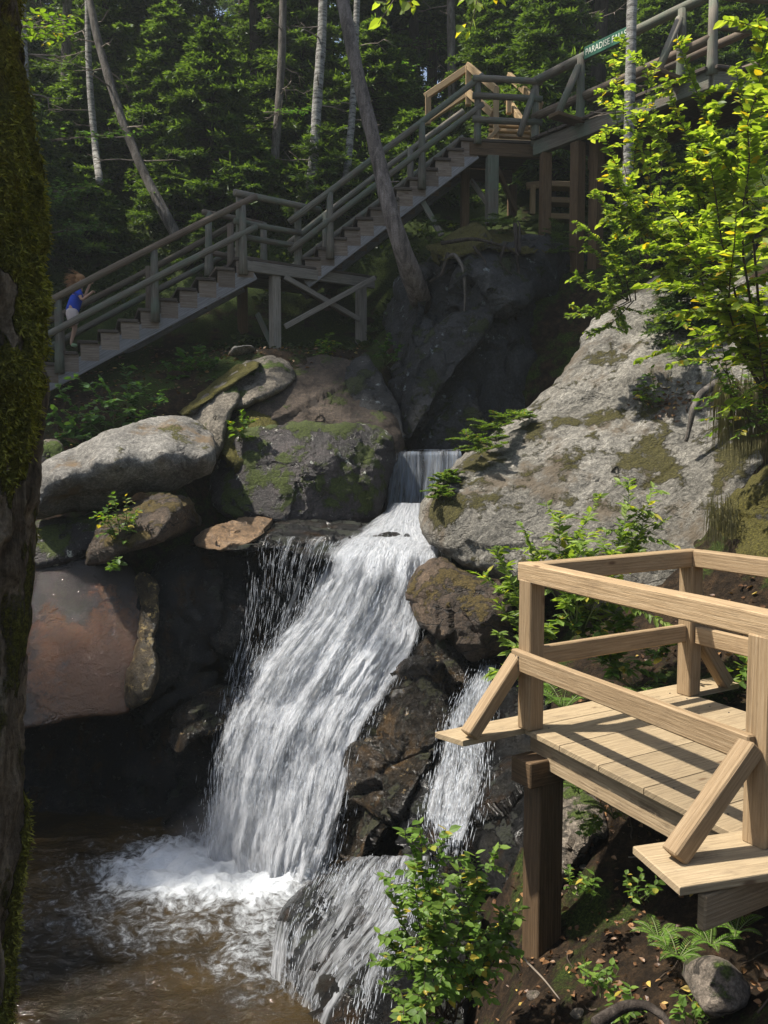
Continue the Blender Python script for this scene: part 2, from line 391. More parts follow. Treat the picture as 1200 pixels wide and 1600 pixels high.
M = {}
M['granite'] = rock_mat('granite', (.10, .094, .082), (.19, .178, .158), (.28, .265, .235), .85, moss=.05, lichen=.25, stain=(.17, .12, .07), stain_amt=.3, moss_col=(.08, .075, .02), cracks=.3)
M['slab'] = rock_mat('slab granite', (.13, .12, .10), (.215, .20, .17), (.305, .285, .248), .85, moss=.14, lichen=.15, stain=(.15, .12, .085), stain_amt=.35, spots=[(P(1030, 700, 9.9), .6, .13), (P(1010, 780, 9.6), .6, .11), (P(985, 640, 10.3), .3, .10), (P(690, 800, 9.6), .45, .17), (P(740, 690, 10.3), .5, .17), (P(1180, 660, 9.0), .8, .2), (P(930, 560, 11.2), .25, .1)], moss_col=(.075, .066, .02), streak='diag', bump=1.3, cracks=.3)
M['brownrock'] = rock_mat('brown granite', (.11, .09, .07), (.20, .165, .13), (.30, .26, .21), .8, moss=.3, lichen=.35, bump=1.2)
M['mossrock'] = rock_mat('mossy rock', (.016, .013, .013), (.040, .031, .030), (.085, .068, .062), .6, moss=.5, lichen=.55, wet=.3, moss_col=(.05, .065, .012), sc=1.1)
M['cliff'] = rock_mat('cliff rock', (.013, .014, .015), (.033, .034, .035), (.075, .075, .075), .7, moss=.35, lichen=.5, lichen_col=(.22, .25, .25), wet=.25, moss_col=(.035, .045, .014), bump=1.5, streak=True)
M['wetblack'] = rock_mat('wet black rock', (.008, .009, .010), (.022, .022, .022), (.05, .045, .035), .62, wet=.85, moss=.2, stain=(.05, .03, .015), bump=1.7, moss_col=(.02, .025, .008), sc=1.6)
M['wetbrown'] = rock_mat('wet brown bedrock', (.008, .006, .006), (.020, .012, .008), (.040, .019, .008), .46, wet=.8, bump=.9, cracks=.1, coat=.6, rust=[(P(175, 1070, 9.5), 1.3, .60), (P(80, 1000, 9.6), 1.0, .35), (P(150, 950, 9.8), .6, .25)])
M['tanrock'] = rock_mat('tan wet rock', (.10, .06, .03), (.24, .15, .08), (.38, .26, .16), .6, wet=.4, bump=1.3)
M['darkbank'] = rock_mat('stained rock', (.012, .010, .008), (.030, .023, .015), (.075, .055, .032), .6, wet=.7, moss=.25, lichen=.5, lichen_col=(.42, .30, .15), stain=(.10, .06, .025), bump=1.6, moss_col=(.04, .04, .01), sc=1.5)
M['speckled'] = rock_mat('speckled tan rock', (.10, .085, .065), (.18, .155, .12), (.26, .23, .18), .85, moss=.1, lichen=.35, cracks=.3)
M['flake'] = rock_mat('flaky tan rock', (.02, .016, .01), (.06, .042, .022), (.16, .11, .05), .6, wet=.5, lichen=.85, lichen_col=(.50, .36, .15), bump=1.7, sc=1.6)
M['dirtrock'] = rock_mat('dirt covered rock', (.03, .022, .016), (.06, .044, .032), (.10, .075, .055), .85, moss=.15, bump=.7, moss_col=(.05, .06, .015))
M['brownboulder'] = rock_mat('brown boulder', (.035, .024, .016), (.09, .06, .038), (.18, .12, .07), .75, wet=.25, moss=.45, lichen=.2, moss_col=(.10, .07, .018), bump=1.4, sc=1.4)
M['mossbank'] = rock_mat('moss covered rock', (.05, .045, .03), (.1, .09, .07), (.2, .19, .17), .85, moss=1.0, lichen=.1, moss_col=(.10, .088, .018), bump=1.4)

def ground_mat():
    t = NT('forest floor'); p = obc(t)
    n = t.noise(p, .35, 6, .6); n2 = t.noise(p, 9, 8, .75); n3 = t.noise(p, 55, 4, .8)
    soil = t.ramp(n2, [(.3, (.010, .007, .005)), (.5, (.03, .02, .012)), (.68, (.085, .052, .028))])
    g = t.n('NewGeometry'); nz = t.n('SeparateXYZ', {0: g.outputs['Normal']}).outputs[2]
    y = t.n('SeparateXYZ', {0: p}).outputs[1]
    mf = t.step(t.math('ADD', t.noise(p, 1.3, 8, .7), t.math('MULTIPLY', t.step(y, 11, 17), .16)), .52, .62)
    mc = t.ramp(n3, [(.3, (.012, .02, .005)), (.5, (.035, .055, .010)), (.7, (.085, .11, .02))])
    col = t.mix(mf, soil, mc); col = t.mix(1.0, col, t.ramp(n3, [(.3, .55), (.7, 1.5)]), 'MULTIPLY')
    h = t.math('ADD', t.math('MULTIPLY', n2, 1.), t.math('MULTIPLY', n3, .35))
    bp = t.n('Bump', {'Strength': 1.0, 'Distance': .08, 'Height': h})
    return t.done(t.n('BsdfPrincipled', {'Base Color': col, 'Roughness': .95, 'Normal': bp, 'Specular IOR Level': .15}))
M['ground'] = ground_mat()
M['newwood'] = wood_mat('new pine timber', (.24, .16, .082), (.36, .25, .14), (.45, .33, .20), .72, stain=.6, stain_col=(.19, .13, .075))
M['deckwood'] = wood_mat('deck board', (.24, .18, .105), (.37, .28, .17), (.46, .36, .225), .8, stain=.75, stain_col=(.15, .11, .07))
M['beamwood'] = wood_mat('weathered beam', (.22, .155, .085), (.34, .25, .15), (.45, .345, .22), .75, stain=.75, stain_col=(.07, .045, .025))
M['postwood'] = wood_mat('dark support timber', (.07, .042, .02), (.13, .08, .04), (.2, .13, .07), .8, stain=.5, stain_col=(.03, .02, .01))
M['greywood'] = wood_mat('grey weathered log', (.10, .085, .065), (.19, .165, .13), (.30, .27, .22), .85, stain=.35, stain_col=(.05, .045, .04), green=.45)
M['brownlog'] = wood_mat('brown weathered log', (.09, .06, .042), (.17, .125, .09), (.26, .20, .15), .85, stain=.3, stain_col=(.05, .04, .03), green=.12)
M['stringer'] = wood_mat('grey stringer plank', (.16, .15, .15), (.27, .26, .26), (.37, .365, .37), .7, stain=.35, stain_col=(.10, .07, .05))
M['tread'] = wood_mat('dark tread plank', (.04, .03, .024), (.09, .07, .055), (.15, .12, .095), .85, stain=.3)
M['cleat'] = wood_mat('brown step block', (.13, .10, .075), (.22, .17, .13), (.33, .28, .23), .85, stain=.7, stain_col=(.10, .06, .04))
M['paleleg'] = wood_mat('pale weathered post', (.16, .135, .11), (.28, .245, .20), (.38, .34, .285), .8, stain=.3)
M['farwood'] = wood_mat('yellow new timber', (.30, .19, .09), (.42, .29, .15), (.52, .38, .21), .75)
M['moss_trunk'] = bark_mat('mossy bark', (.05, .037, .024), (.17, .125, .08), (.40, .31, .21), moss=.55, bump=1.8, mossc=(.32, .29, .05))
M['birch'] = bark_mat('pale birch bark', (.05, .045, .04), (.24, .23, .21), (.36, .35, .32), birch=True)
M['greybark'] = bark_mat('grey bark', (.05, .043, .038), (.12, .105, .09), (.22, .20, .18))
M['leanbark'] = bark_mat('leaning trunk bark', (.06, .05, .045), (.15, .125, .11), (.26, .22, .20), sz=.8)
M['darkbark'] = bark_mat('dark spruce bark', (.018, .014, .011), (.045, .036, .03), (.09, .075, .062))
M['twig'] = plain('thin stem', (.06, .042, .028), .8)
M['paletwig'] = plain('dead grey twig', (.22, .18, .14), .85)
M['greenstem'] = plain('green stem', (.10, .13, .04), .6)
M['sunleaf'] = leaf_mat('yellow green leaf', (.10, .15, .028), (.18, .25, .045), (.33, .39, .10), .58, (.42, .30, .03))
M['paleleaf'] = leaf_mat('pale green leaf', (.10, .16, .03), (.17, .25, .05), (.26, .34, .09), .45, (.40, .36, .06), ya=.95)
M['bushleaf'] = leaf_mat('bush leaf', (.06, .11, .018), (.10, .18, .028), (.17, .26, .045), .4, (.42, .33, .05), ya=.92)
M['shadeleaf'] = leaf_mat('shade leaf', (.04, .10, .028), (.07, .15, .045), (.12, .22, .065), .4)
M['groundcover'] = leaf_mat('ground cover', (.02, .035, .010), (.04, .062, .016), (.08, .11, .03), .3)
M['needle'] = leaf_mat('spruce needles', (.028, .055, .022), (.055, .092, .035), (.10, .15, .055), .35, rough=.7)
M['youngneedle'] = leaf_mat('hemlock needles', (.035, .065, .022), (.065, .11, .034), (.11, .17, .05), .4, rough=.6)
M['brightneedle'] = leaf_mat('bright seedling needles', (.07, .12, .02), (.11, .18, .03), (.17, .26, .05), .4, (.35, .25, .04))
M['fern'] = leaf_mat('fern frond', (.06, .12, .02), (.10, .19, .03), (.17, .28, .05), .45)
M['grass'] = leaf_mat('dry hanging grass', (.07, .06, .025), (.12, .11, .045), (.19, .17, .08), .35)
M['litter'] = leaf_mat('fallen leaf', (.05, .025, .012), (.12, .06, .028), (.24, .13, .06), .1, (.5, .36, .10))
M['veil'] = fall_mat('veil of falling water', 22, 1.1, .63, .14, amt=.8)
M['curtain'] = fall_mat('clear falling curtain', 26, 1.6, .48, .20, tint=(.62, .74, .92), amt=.8)
M['cascade'] = fall_mat('white cascade water', 17, 4.6, .43, .27)
M['cascade2'] = fall_mat('loose cascade water', 20, 4.2, .53, .19)
M['sheetwater'] = fall_mat('thin water over rock', 22, 2.6, .54, .16, amt=.85)
# ------------------------------------------------------------ terrain
WATER = -4.2
TP = [ # x, y, z control points of the ground
 (-1.2,6.5,-5.2),(-3,7,-5.2),(-3,9,-5.2),(-1.5,8.8,-5.2),(-2,4.8,-5.0),(-5,8,-5.1),(-5.6,9,-5.1),(-4.5,9.8,-5),(-3.6,9.9,-5),(-2.8,10,-5),(-4,10.4,-4.4),(-4,5.5,-5),(-6.5,7,-5),(-8.5,9,-3.5),(-1,11.3,-3),(-5,11,-3.4),
 (.2,7.5,-5.0),(.2,5.6,-4.8),(-.3,4.2,-4.0),(0,3.2,-3.0),(0,1.8,-2.3),(0,0,-1.7),(-1.3,2.6,-2.4),(-2.5,3.4,-3.4),(-3,0,-2.2),(3,0,-1.4),(0,-6,-1.5),
 (1.0,5.75,-3.38),(.73,5.05,-3.42),(.72,4.2,-3.3),(1.35,4.2,-2.95),(1.9,4.0,-2.6),(1.6,5.1,-3.05),(1.45,6.3,-3.0),(2.2,5.6,-2.7),(.85,6.6,-3.8),(1.2,7.2,-3.2),
 (2.3,6.7,-2.22),(1.9,7.3,-2.2),(2.9,7.0,-2.0),(3.3,5.2,-2.1),(3.4,7.6,-1.1),(4.8,6.0,-.6),(3.0,3.0,-1.9),(5,3,-1),
 (1.5,8.2,-2.6),(1.4,9.6,-2.2),(3.4,9.3,-.4),(4.2,10.5,.8),(3.8,12.4,1.6),(5.2,9,1.4),(7,10,3.2),(6,12.5,3.2),
 (-4.6,11.8,-.5),(-3.3,12.4,.55),(-4.9,13.0,.3),(-6.5,12.5,.2),(-3,13.4,1.15),(-1.8,13.2,1.35),(-1.6,14.4,1.6),(-.6,14.2,1.5),(-.1,13.2,.6),(-.4,12.2,-.3),(-1.2,12.3,-.2),
 (-5.5,14.6,1.3),(-3.6,15.2,1.8),(-2.4,15.8,2.2),(-5.5,16.2,2.6),(-3.9,16.6,3.3),(-2.4,17.2,3.8),(-1,17.4,4.0),(.2,17,3.8),
 (-6,18.5,5.0),(-4,19,5.4),(-2,19.6,5.7),(0,19.5,5.6),(2.2,19.0,5.4),(4.2,18.6,5.2),(7,18,5.6),(10,17,6),
 (.6,15.2,2.8),(-.5,15.5,1.6),(-.3,16.3,2.2),(-1.9,14.6,1.5),(1.3,14.6,3.35),(2.2,14.9,3.3),(2.6,16.5,3.6),(3.6,15.2,3.1),(3.8,14.2,2.9),(4.6,14.2,2.9),(6.5,15,4.2),
 (0,12.1,-1.7),(.6,12.1,-1.7),(1.1,12.1,-1.7),(.6,11,-1.9),(1.1,11.3,-1.9),(.6,12.9,-.6),(1.1,12.9,-.6),(1.1,14.0,-.05),(2.2,13.2,-.1),(.2,13.2,-.2),(-.9,11.6,-1.5),(.3,11.3,-1.5),(-2.4,11.6,-1.3),(-3.6,11.4,-1),
 (-9,14,1.5),(-9,18,5),(-9,9,-1),(-9,3,-2),(-14,8,1),(-14,18,5),(12,8,4),(12,2,1),
 (-12,26,8),(-4,26,7.6),(4,26,7.6),(12,26,8.4),(-20,40,13),(0,40,12.5),(20,40,13),(0,60,19),(-35,60,19),(35,60,19),
 (0,-30,-3),(-30,-20,0),(30,-20,2),(-40,20,8),(40,20,9),(-60,100,30),(0,110,32),(60,100,30),(-110,0,12),(110,0,12),(0,-110,0),(-110,110,30),(110,110,30),(-110,-110,5),(110,-110,5)]
TP = np.array(TP, float); _tf = rbf(TP[:, :2], TP[:, 2])
def H(x, y):
    q = np.stack(np.broadcast_arrays(np.asarray(x, float), np.asarray(y, float)), -1); z = _tf(q)
    q3 = np.concatenate([q, z[..., None]*.3], -1)
    far = np.clip((np.hypot(q[..., 0], q[..., 1] - 10) - 8) / 20, 0, 1)
    return z + fbm(q3*.9, 4, 1)*(.10 + .35*far) + fbm(q3*5, 3, 2)*.035
def axis(segs):
    out = []
    for a, b, n in segs: out += list(np.linspace(a, b, n, endpoint=False))
    return np.array(out + [segs[-1][1]])
gx = axis([(-130, -30, 25), (-30, -8, 44), (-8, 7, 190), (7, 30, 46), (30, 130, 25)])
gy = axis([(-130, -10, 25), (-10, 2.5, 30), (2.5, 20, 220), (20, 40, 60), (40, 130, 40)])
X, Y = np.meshgrid(gx, gy); Z = H(X, Y)
nx, ny = len(gx), len(gy); i = (np.arange(ny-1)[:, None]*nx + np.arange(nx-1)[None]).ravel()
g = MB().add(np.stack([X, Y, Z], -1).reshape(-1, 3), np.stack([i, i+1, i+nx+1, i+nx], 1))
tag(g.build('ground', M['ground'], loc=(0, 0, 0)), 'dark leaf strewn forest floor and mossy bank rising behind the stairs', kind='structure')

# ------------------------------------------------------------ rocks
def edgewalk(poly, step):
    """evenly resampled, slightly rounded closed outline"""
    p = np.asarray(poly, float)
    for _ in range(2):
        q = np.roll(p, -1, 0); p = np.stack([p*.8 + q*.2, p*.2 + q*.8], 1).reshape(-1, 2)
    q = np.r_[p, p[:1]]; s = np.r_[0, np.cumsum(np.linalg.norm(np.diff(q, axis=0), axis=1))]
    n = int(s[-1]/step); t = np.linspace(0, s[-1], n, endpoint=False)
    return np.stack([np.interp(t, s, q[:, 0]), np.interp(t, s, q[:, 1])], 1)
ROCKS = {}
def rock(name, label, cat, outline, ctrl, mat, thick=1.2, rnd=.35, amp=.05, step=5, centre=None, pw=5, chips=0, seed=0, kind=None, group=None, outd=None, ridge=0.0, fr=1.0, fac=1.0, fsc=1.0):
    """a boulder: the outline seen from here, front relief through depth points, rounded over to a back 'thick' metres behind"""
    o = edgewalk(outline, step); c = np.mean(o, 0) if centre is None else np.array(centre, float)
    c3 = np.array(ctrl, float); f = rbf(c3[:, :2]/100, c3[:, 2])
    R = np.linalg.norm(o-c, axis=1).max(); m = max(8, int(R/step)); n = len(o)
    ts = np.linspace(0, 1, m+1)[1:]**.92; tb = np.linspace(1, 0, max(6, m//3))[1:-1]
    jag = fbm(np.c_[o/40., np.full(n, seed)], 4, 7)*3.2 + fbm(np.c_[o/9., np.full(n, seed)], 2, 9)*1.2
    dirv = (o-c)/np.linalg.norm(o-c, axis=1)[:, None]; o = o + dirv*jag[:, None]
    V = []
    def depth(q): return f(q/100)
    for t in ts:
        q = c + (o-c)*t; d = depth(q) + rnd*(1-np.sqrt(np.clip(1-t**pw, 0, 1)))
        V.append(PV(q[:, 0], q[:, 1], d))
    de = depth(o) + rnd
    dm = float(np.max(de)) if False else None
    for t in tb:
        q = c + (o-c)*t; d = depth(q) + rnd + thick*np.sqrt(np.clip(1-t**2.5, 0, 1))
        V.append(PV(q[:, 0], q[:, 1], d))
    cf = PV(c[:1], c[1:], depth(c[None])); cb = PV(c[:1], c[1:], depth(c[None]) + rnd + thick)
    nr = len(V); V = np.concatenate(V + [cf, cb]); ic, ib = len(V)-2, len(V)-1
    k = np.arange(n); r = np.arange(nr-1)[:, None]; kk = k[None]; k1 = (kk+1) % n
    Q = np.stack([r*n+kk, (r+1)*n+kk, (r+1)*n+k1, r*n+k1], -1).reshape(-1, 4)[:, ::-1]
    T1 = np.stack([np.full(n, ic), (k+1) % n, k], 1)[:, ::-1]; b = (nr-1)*n; T2 = np.stack([np.full(n, ib), b+k, b+(k+1) % n], 1)[:, ::-1]
    # chisel: push the surface inside random planes
    ctr = V.mean(0); rg = np.random.default_rng(seed+11); ext = V.std(0)
    for _ in range(chips):
        nn = rg.normal(size=3); nn[1] = -abs(nn[1])*1.3; nn /= np.linalg.norm(nn); h = (V-ctr) @ nn
        lim = np.quantile(h, rg.uniform(.90, .97)); ex = np.clip(h-lim, 0, None); V = V - nn*(ex*.85)[:, None]
    # normals for displacement
    N = np.zeros_like(V); fn = np.cross(V[Q[:, 1]]-V[Q[:, 0]], V[Q[:, 3]]-V[Q[:, 0]])
    for j in range(4): np.add.at(N, Q[:, j], fn)
    N /= np.linalg.norm(N, axis=1)[:, None] + 1e-12
    if (N*(V-ctr)).sum() < 0: N = -N; Q = Q[:, ::-1]; T1 = T1[:, ::-1]; T2 = T2[:, ::-1]
    s = V*fr + seed; wp = (s + fbm(s*1.7, 2, 12)[:, None]*.10) @ np.array([[.83, .25, -.5], [-.4, .9, -.2], [.4, .36, .85]])
    n1 = fbm(s*1.1, 4, 1); n2 = fbm(s*7, 4, 2)
    dsp = amp*.55*n1 + amp*.20*n2
    if fac:
        v1, e1_ = facets(wp*[1.3, 1.3, .9]*fsc, seed); v2, e2_ = facets(wp*[3.4, 3.4, 2.6]*fsc, seed+5)
        v0, e0_ = facets(wp*[.55, .55, .4]*fsc, seed+9); dsp += fac*amp*(2.6*v0 + 1.3*v1 + .45*v2) - ridge*np.clip(1-e1_/.10, 0, 1)
    V = V + N*dsp[:, None]
    mb = MB(); mb.add(V, Q); mb.F.append(T1.copy()); mb.UV.append(np.zeros((T1.size, 2))); mb.F.append(T2.copy()); mb.UV.append(np.zeros((T2.size, 2)))
    ob = mb.build(name, mat); tag(ob, label, cat, group, kind); ROCKS[name+str(seed)] = V
    return ob
def water_z(px, py): return None
R = rock
# far dark cliffs
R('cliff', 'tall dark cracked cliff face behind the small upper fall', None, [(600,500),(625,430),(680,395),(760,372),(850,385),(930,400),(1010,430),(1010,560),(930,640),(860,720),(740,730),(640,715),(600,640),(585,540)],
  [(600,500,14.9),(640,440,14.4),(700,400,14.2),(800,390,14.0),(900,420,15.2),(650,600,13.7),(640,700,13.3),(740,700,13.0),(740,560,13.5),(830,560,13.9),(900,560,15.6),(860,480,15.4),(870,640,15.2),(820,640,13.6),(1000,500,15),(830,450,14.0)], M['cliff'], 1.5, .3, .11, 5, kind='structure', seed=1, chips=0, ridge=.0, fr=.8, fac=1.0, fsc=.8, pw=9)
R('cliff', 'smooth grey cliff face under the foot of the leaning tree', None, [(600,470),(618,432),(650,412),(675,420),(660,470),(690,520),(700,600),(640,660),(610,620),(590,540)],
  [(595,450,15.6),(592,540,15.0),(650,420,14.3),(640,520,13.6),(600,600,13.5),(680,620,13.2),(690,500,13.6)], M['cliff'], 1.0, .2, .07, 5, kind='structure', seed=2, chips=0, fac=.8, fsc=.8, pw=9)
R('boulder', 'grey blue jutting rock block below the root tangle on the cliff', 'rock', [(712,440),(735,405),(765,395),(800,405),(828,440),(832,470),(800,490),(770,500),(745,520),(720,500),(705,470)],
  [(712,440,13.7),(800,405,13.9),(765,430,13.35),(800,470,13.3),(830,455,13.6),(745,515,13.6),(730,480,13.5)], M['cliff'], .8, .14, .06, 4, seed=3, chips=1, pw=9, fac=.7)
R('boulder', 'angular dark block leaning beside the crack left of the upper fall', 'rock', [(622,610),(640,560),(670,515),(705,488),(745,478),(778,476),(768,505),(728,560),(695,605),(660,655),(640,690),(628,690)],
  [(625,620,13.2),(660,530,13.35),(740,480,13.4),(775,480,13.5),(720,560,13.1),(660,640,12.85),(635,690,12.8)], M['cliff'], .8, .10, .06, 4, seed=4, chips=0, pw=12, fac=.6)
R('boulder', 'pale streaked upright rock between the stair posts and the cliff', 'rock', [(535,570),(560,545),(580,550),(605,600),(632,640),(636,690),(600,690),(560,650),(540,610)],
  [(550,570,13.2),(590,600,12.9),(620,670,12.5),(560,640,12.6)], M['cliff'], .8, .14, .05, 4, seed=5, chips=1, pw=9, fac=.7)
R('dirt_slope', 'bare brown dirt slope above the mossy boulder', None, [(365,650),(400,600),(440,570),(500,548),(560,560),(600,610),(628,660),(625,730),(500,735),(380,730)],
  [(400,640,12.3),(480,560,13.6),(570,580,13.4),(600,660,12.4),(610,720,12.2),(400,720,12.0),(500,640,12.5),(500,720,12.0),(420,600,12.9)], M['dirtrock'], 1.2, .15, .05, 5, seed=6, fac=.4, kind='structure')
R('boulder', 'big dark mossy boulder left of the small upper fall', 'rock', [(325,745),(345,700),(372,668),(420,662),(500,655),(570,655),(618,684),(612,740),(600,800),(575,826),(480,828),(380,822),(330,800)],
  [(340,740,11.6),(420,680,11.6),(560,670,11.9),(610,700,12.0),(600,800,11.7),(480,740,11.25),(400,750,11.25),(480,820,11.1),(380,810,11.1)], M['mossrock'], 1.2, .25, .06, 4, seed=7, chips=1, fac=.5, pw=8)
R('boulder', 'mossy ledge rock tucked between the big boulder and the slab of granite', 'rock', [(345,690),(365,650),(400,630),(440,640),(440,675),(400,700),(370,740),(340,740)],
  [(360,680,11.9),(420,650,12.2),(380,720,11.6)], M['mossbank'], .7, .25, .06, 4, seed=8)
R('boulder', 'narrow tan rock reaching up behind the big pale boulder', 'rock', [(285,655),(300,630),(330,610),(352,597),(372,600),(378,620),(362,650),(350,700),(338,722),(320,690),(300,665)],
  [(300,640,12.1),(360,605,12.3),(350,680,11.6),(330,650,11.8)], M['speckled'], .8, .25, .03, 3, seed=9, fac=.2)
R('boulder', 'long brown speckled rock below the landing posts', 'rock', [(318,620),(340,590),(380,570),(420,556),(448,562),(466,590),(440,610),(400,632),(370,640),(345,640)],
  [(340,620,12.5),(420,565,13.0),(450,590,12.8),(400,620,12.2)], M['speckled'], .8, .3, .03, 3, seed=10, fac=.25)
R('boulder', 'flat mossy rock lying behind the brown speckled rock', 'rock', [(262,640),(300,612),(350,578),(390,562),(410,570),(380,590),(330,622),(290,650)],
  [(290,630,12.8),(380,570,13.3),(340,600,12.9)], M['mossbank'], .6, .2, .04, 3, seed=11)
R('boulder', 'small pale grey rock beside the foot of the landing post', 'rock', [(355,555),(368,540),(395,537),(405,548),(395,560),(365,563)], [(360,555,13.5),(380,545,13.3),(400,550,13.5)], M['granite'], .4, .12, .02, 3, seed=12)
R('boulder', 'long pale sunlit boulder, largest on the left bank', 'rock', [(40,760),(60,725),(110,700),(170,672),(240,645),(300,650),(332,672),(340,700),(336,735),(300,750),(270,768),(215,770),(165,798),(110,802),(60,815),(38,820)],
  [(50,760,10.2),(120,705,10.7),(240,650,11.5),(320,675,11.3),(335,720,10.7),(100,748,9.95),(180,722,10.1),(250,712,10.25),(318,712,10.5),(60,790,10.05),(110,800,10.75),(165,793,10.8),(215,770,10.85),(300,745,10.95),(60,815,10.5),(180,755,10.4),(260,742,10.55),(150,722,10.15),(200,690,10.6)], M['granite'], 1.0, .22, .045, 4, seed=13, chips=0, pw=8, fac=.3, fsc=.8)
R('boulder', 'small rounded rock by the left tree under the leafy plants', 'rock', [(45,730),(50,695),(75,683),(105,690),(102,720),(80,740)], [(60,700,11.3),(90,700,11.4),(70,730,11.2)], M['brownrock'], .5, .2, .04, 3, seed=14)
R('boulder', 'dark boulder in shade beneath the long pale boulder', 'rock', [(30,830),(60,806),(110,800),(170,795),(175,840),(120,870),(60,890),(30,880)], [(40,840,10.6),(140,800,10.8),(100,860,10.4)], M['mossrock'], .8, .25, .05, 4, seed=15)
R('boulder', 'brown mossy boulder carrying a small green plant', 'rock', [(110,862),(120,835),(165,800),(215,785),(288,768),(312,790),(318,815),(290,832),(235,850),(200,858),(160,882),(125,885)],
  [(120,860,9.75),(200,800,10.1),(290,780,10.2),(310,815,9.9),(210,840,9.6),(150,870,9.6),(280,800,9.8)], M['brownboulder'], .9, .25, .05, 3, seed=16, chips=4)
# wet ledge and the wall behind the water
R('ledge', 'wet orange brown rock ledge left of the falls', None, [(300,850),(335,820),(380,806),(424,801),(434,815),(400,845),(350,864)], [(300,858,9.9),(340,820,10.5),(420,806,11.0),(400,845,10.1)], M['tanrock'], .8, .12, .04, 3, seed=17, kind='structure')
R('ledge', 'dark slick rock shelf that the stream runs over', None, [(320,850),(400,822),(480,815),(580,815),(640,808),(700,800),(730,830),(700,900),(600,905),(480,866),(400,852),(360,862)],
  [(340,852,9.95),(420,824,10.9),(500,820,11.1),(400,850,10.05),(480,856,10.1),(560,860,10.5),(640,815,11.9),(700,805,12.0),(640,880,10.5),(560,822,11.2)], M['wetblack'], 1.0, .10, .03, 4, seed=18, kind='structure')
R('rock_wall', 'black dripping rock wall behind the falls', None, [(335,846),(420,842),(520,846),(640,850),(700,880),(700,1000),(650,1150),(600,1380),(440,1420),(300,1340),(180,1330),(160,1290),(200,1200),(300,1120),(340,1050),(345,950)],
  [(350,860,10.2),(480,856,10.3),(640,880,10.4),(350,1000,10.1),(450,1000,10.0),(560,1000,9.8),(660,1000,9.9),(330,1150,9.9),(450,1150,9.6),(560,1150,9.35),(300,1310,9.75),(400,1330,9.4),(500,1330,9.1),(200,1300,9.8)], M['wetblack'], 1.2, .25, .14, 5, seed=19, chips=3, ridge=.10, kind='structure', centre=(460,1120))
R('bedrock', 'black glistening rock face left of the thin veil of water', None, [(210,905),(240,875),(300,850),(350,845),(395,845),(400,900),(385,980),(365,1020),(300,1060),(250,1090),(205,1120),(200,1060),(212,1000),(205,950)],
  [(220,920,9.85),(300,860,10.0),(390,860,10.1),(390,1000,9.95),(300,950,9.75),(250,1050,9.6),(215,1100,9.55),(320,1040,9.8)], M['wetblack'], 1.0, .12, .09, 4, seed=20, chips=4, ridge=.06, kind='structure')
R('bedrock', 'smooth wet orange brown bedrock apron overhanging the pool', None, [(-170,960),(-120,915),(0,900),(60,888),(120,872),(180,872),(222,900),(232,940),(224,1010),(216,1080),(200,1118),(120,1122),(40,1142),(-60,1160),(-150,1165),(-185,1060)],
  [(20,900,10.4),(120,885,10.3),(200,890,10.2),(215,960,9.9),(210,1100,9.45),(120,1115,9.3),(30,1130,9.2),(60,1000,9.7),(140,1000,9.68),(-150,930,10.6),(-150,1150,9.4)], M['wetbrown'], 1.5, .10, .04, 4, seed=21, kind='structure', pw=10, fac=.2, fsc=.7)
R('bedrock', 'narrow band of tan flaky rock between brown and black bedrock', None, [(214,905),(228,890),(246,905),(250,960),(240,1010),(250,1050),(228,1090),(204,1105),(202,1070),(216,1000),(222,940)],
  [(220,900,9.9),(240,900,9.9),(225,1000,9.55),(240,1040,9.45),(205,1100,9.38),(230,960,9.65)], M['flake'], .5, .08, .04, 3, seed=22, kind='structure')
R('boulder', 'wedge of wet rock jutting below the black rock face', 'rock', [(225,1105),(260,1080),(310,1052),(345,1050),(330,1075),(280,1100),(240,1125),(222,1140)], [(230,1125,9.65),(335,1055,9.85),(270,1095,9.6),(222,1100,9.72),(340,1075,9.85),(285,1108,9.66),(300,1050,9.8)], M['wetblack'], .7, .15, .05, 3, seed=23, chips=3)
R('boulder', 'low wet reddish rock shelf at the left edge of the cascade', 'rock', [(288,1110),(320,1090),(365,1085),(372,1110),(350,1135),(300,1150),(270,1180),(260,1150)], [(290,1120,9.6),(360,1095,9.8),(330,1130,9.5)], M['darkbank'], .6, .15, .05, 3, seed=24, chips=3)
R('rock_wall', 'shadowed back wall of the hollow under the bedrock', None, [(-60,1100),(60,1100),(200,1090),(330,1080),(330,1340),(200,1345),(60,1330),(-60,1330)], [(0,1120,10.35),(200,1110,10.3),(320,1110,10.3),(0,1320,9.9),(200,1320,9.9),(320,1320,9.9)], M['wetblack'], .8, .3, .12, 8, seed=25, kind='structure')
# right side
R('granite_slab', 'huge sloping sunlit granite slab above the platform', None, [(655,815),(668,780),(690,745),(722,712),(770,680),(820,645),(870,600),(905,548),(925,505),(960,470),(1010,438),(1060,420),(1180,430),(1290,520),(1310,760),(1290,960),(1180,1010),(1060,1000),(940,960),(860,925),(790,910),(735,900),(700,880),(670,855)],
  [(660,820,9.6),(720,720,10.3),(770,690,10.7),(850,620,11.2),(920,520,11.9),(1000,445,12.4),(1080,430,12.5),(1200,500,10.8),(1000,560,11.0),(1000,700,9.9),(880,700,10.1),(1000,880,8.8),(850,880,8.9),(1100,720,9.4),(1200,720,8.9),(1200,900,8.0),(760,880,9.0),(700,800,9.4),(780,780,9.5),(1100,600,10.4),(1280,800,8.2),(1000,960,8.5)], M['slab'], 1.6, .45, .11, 5, seed=30, kind='structure', centre=(960,740), pw=8, ridge=.0, chips=0, fr=.8, fac=.30, fsc=.6)
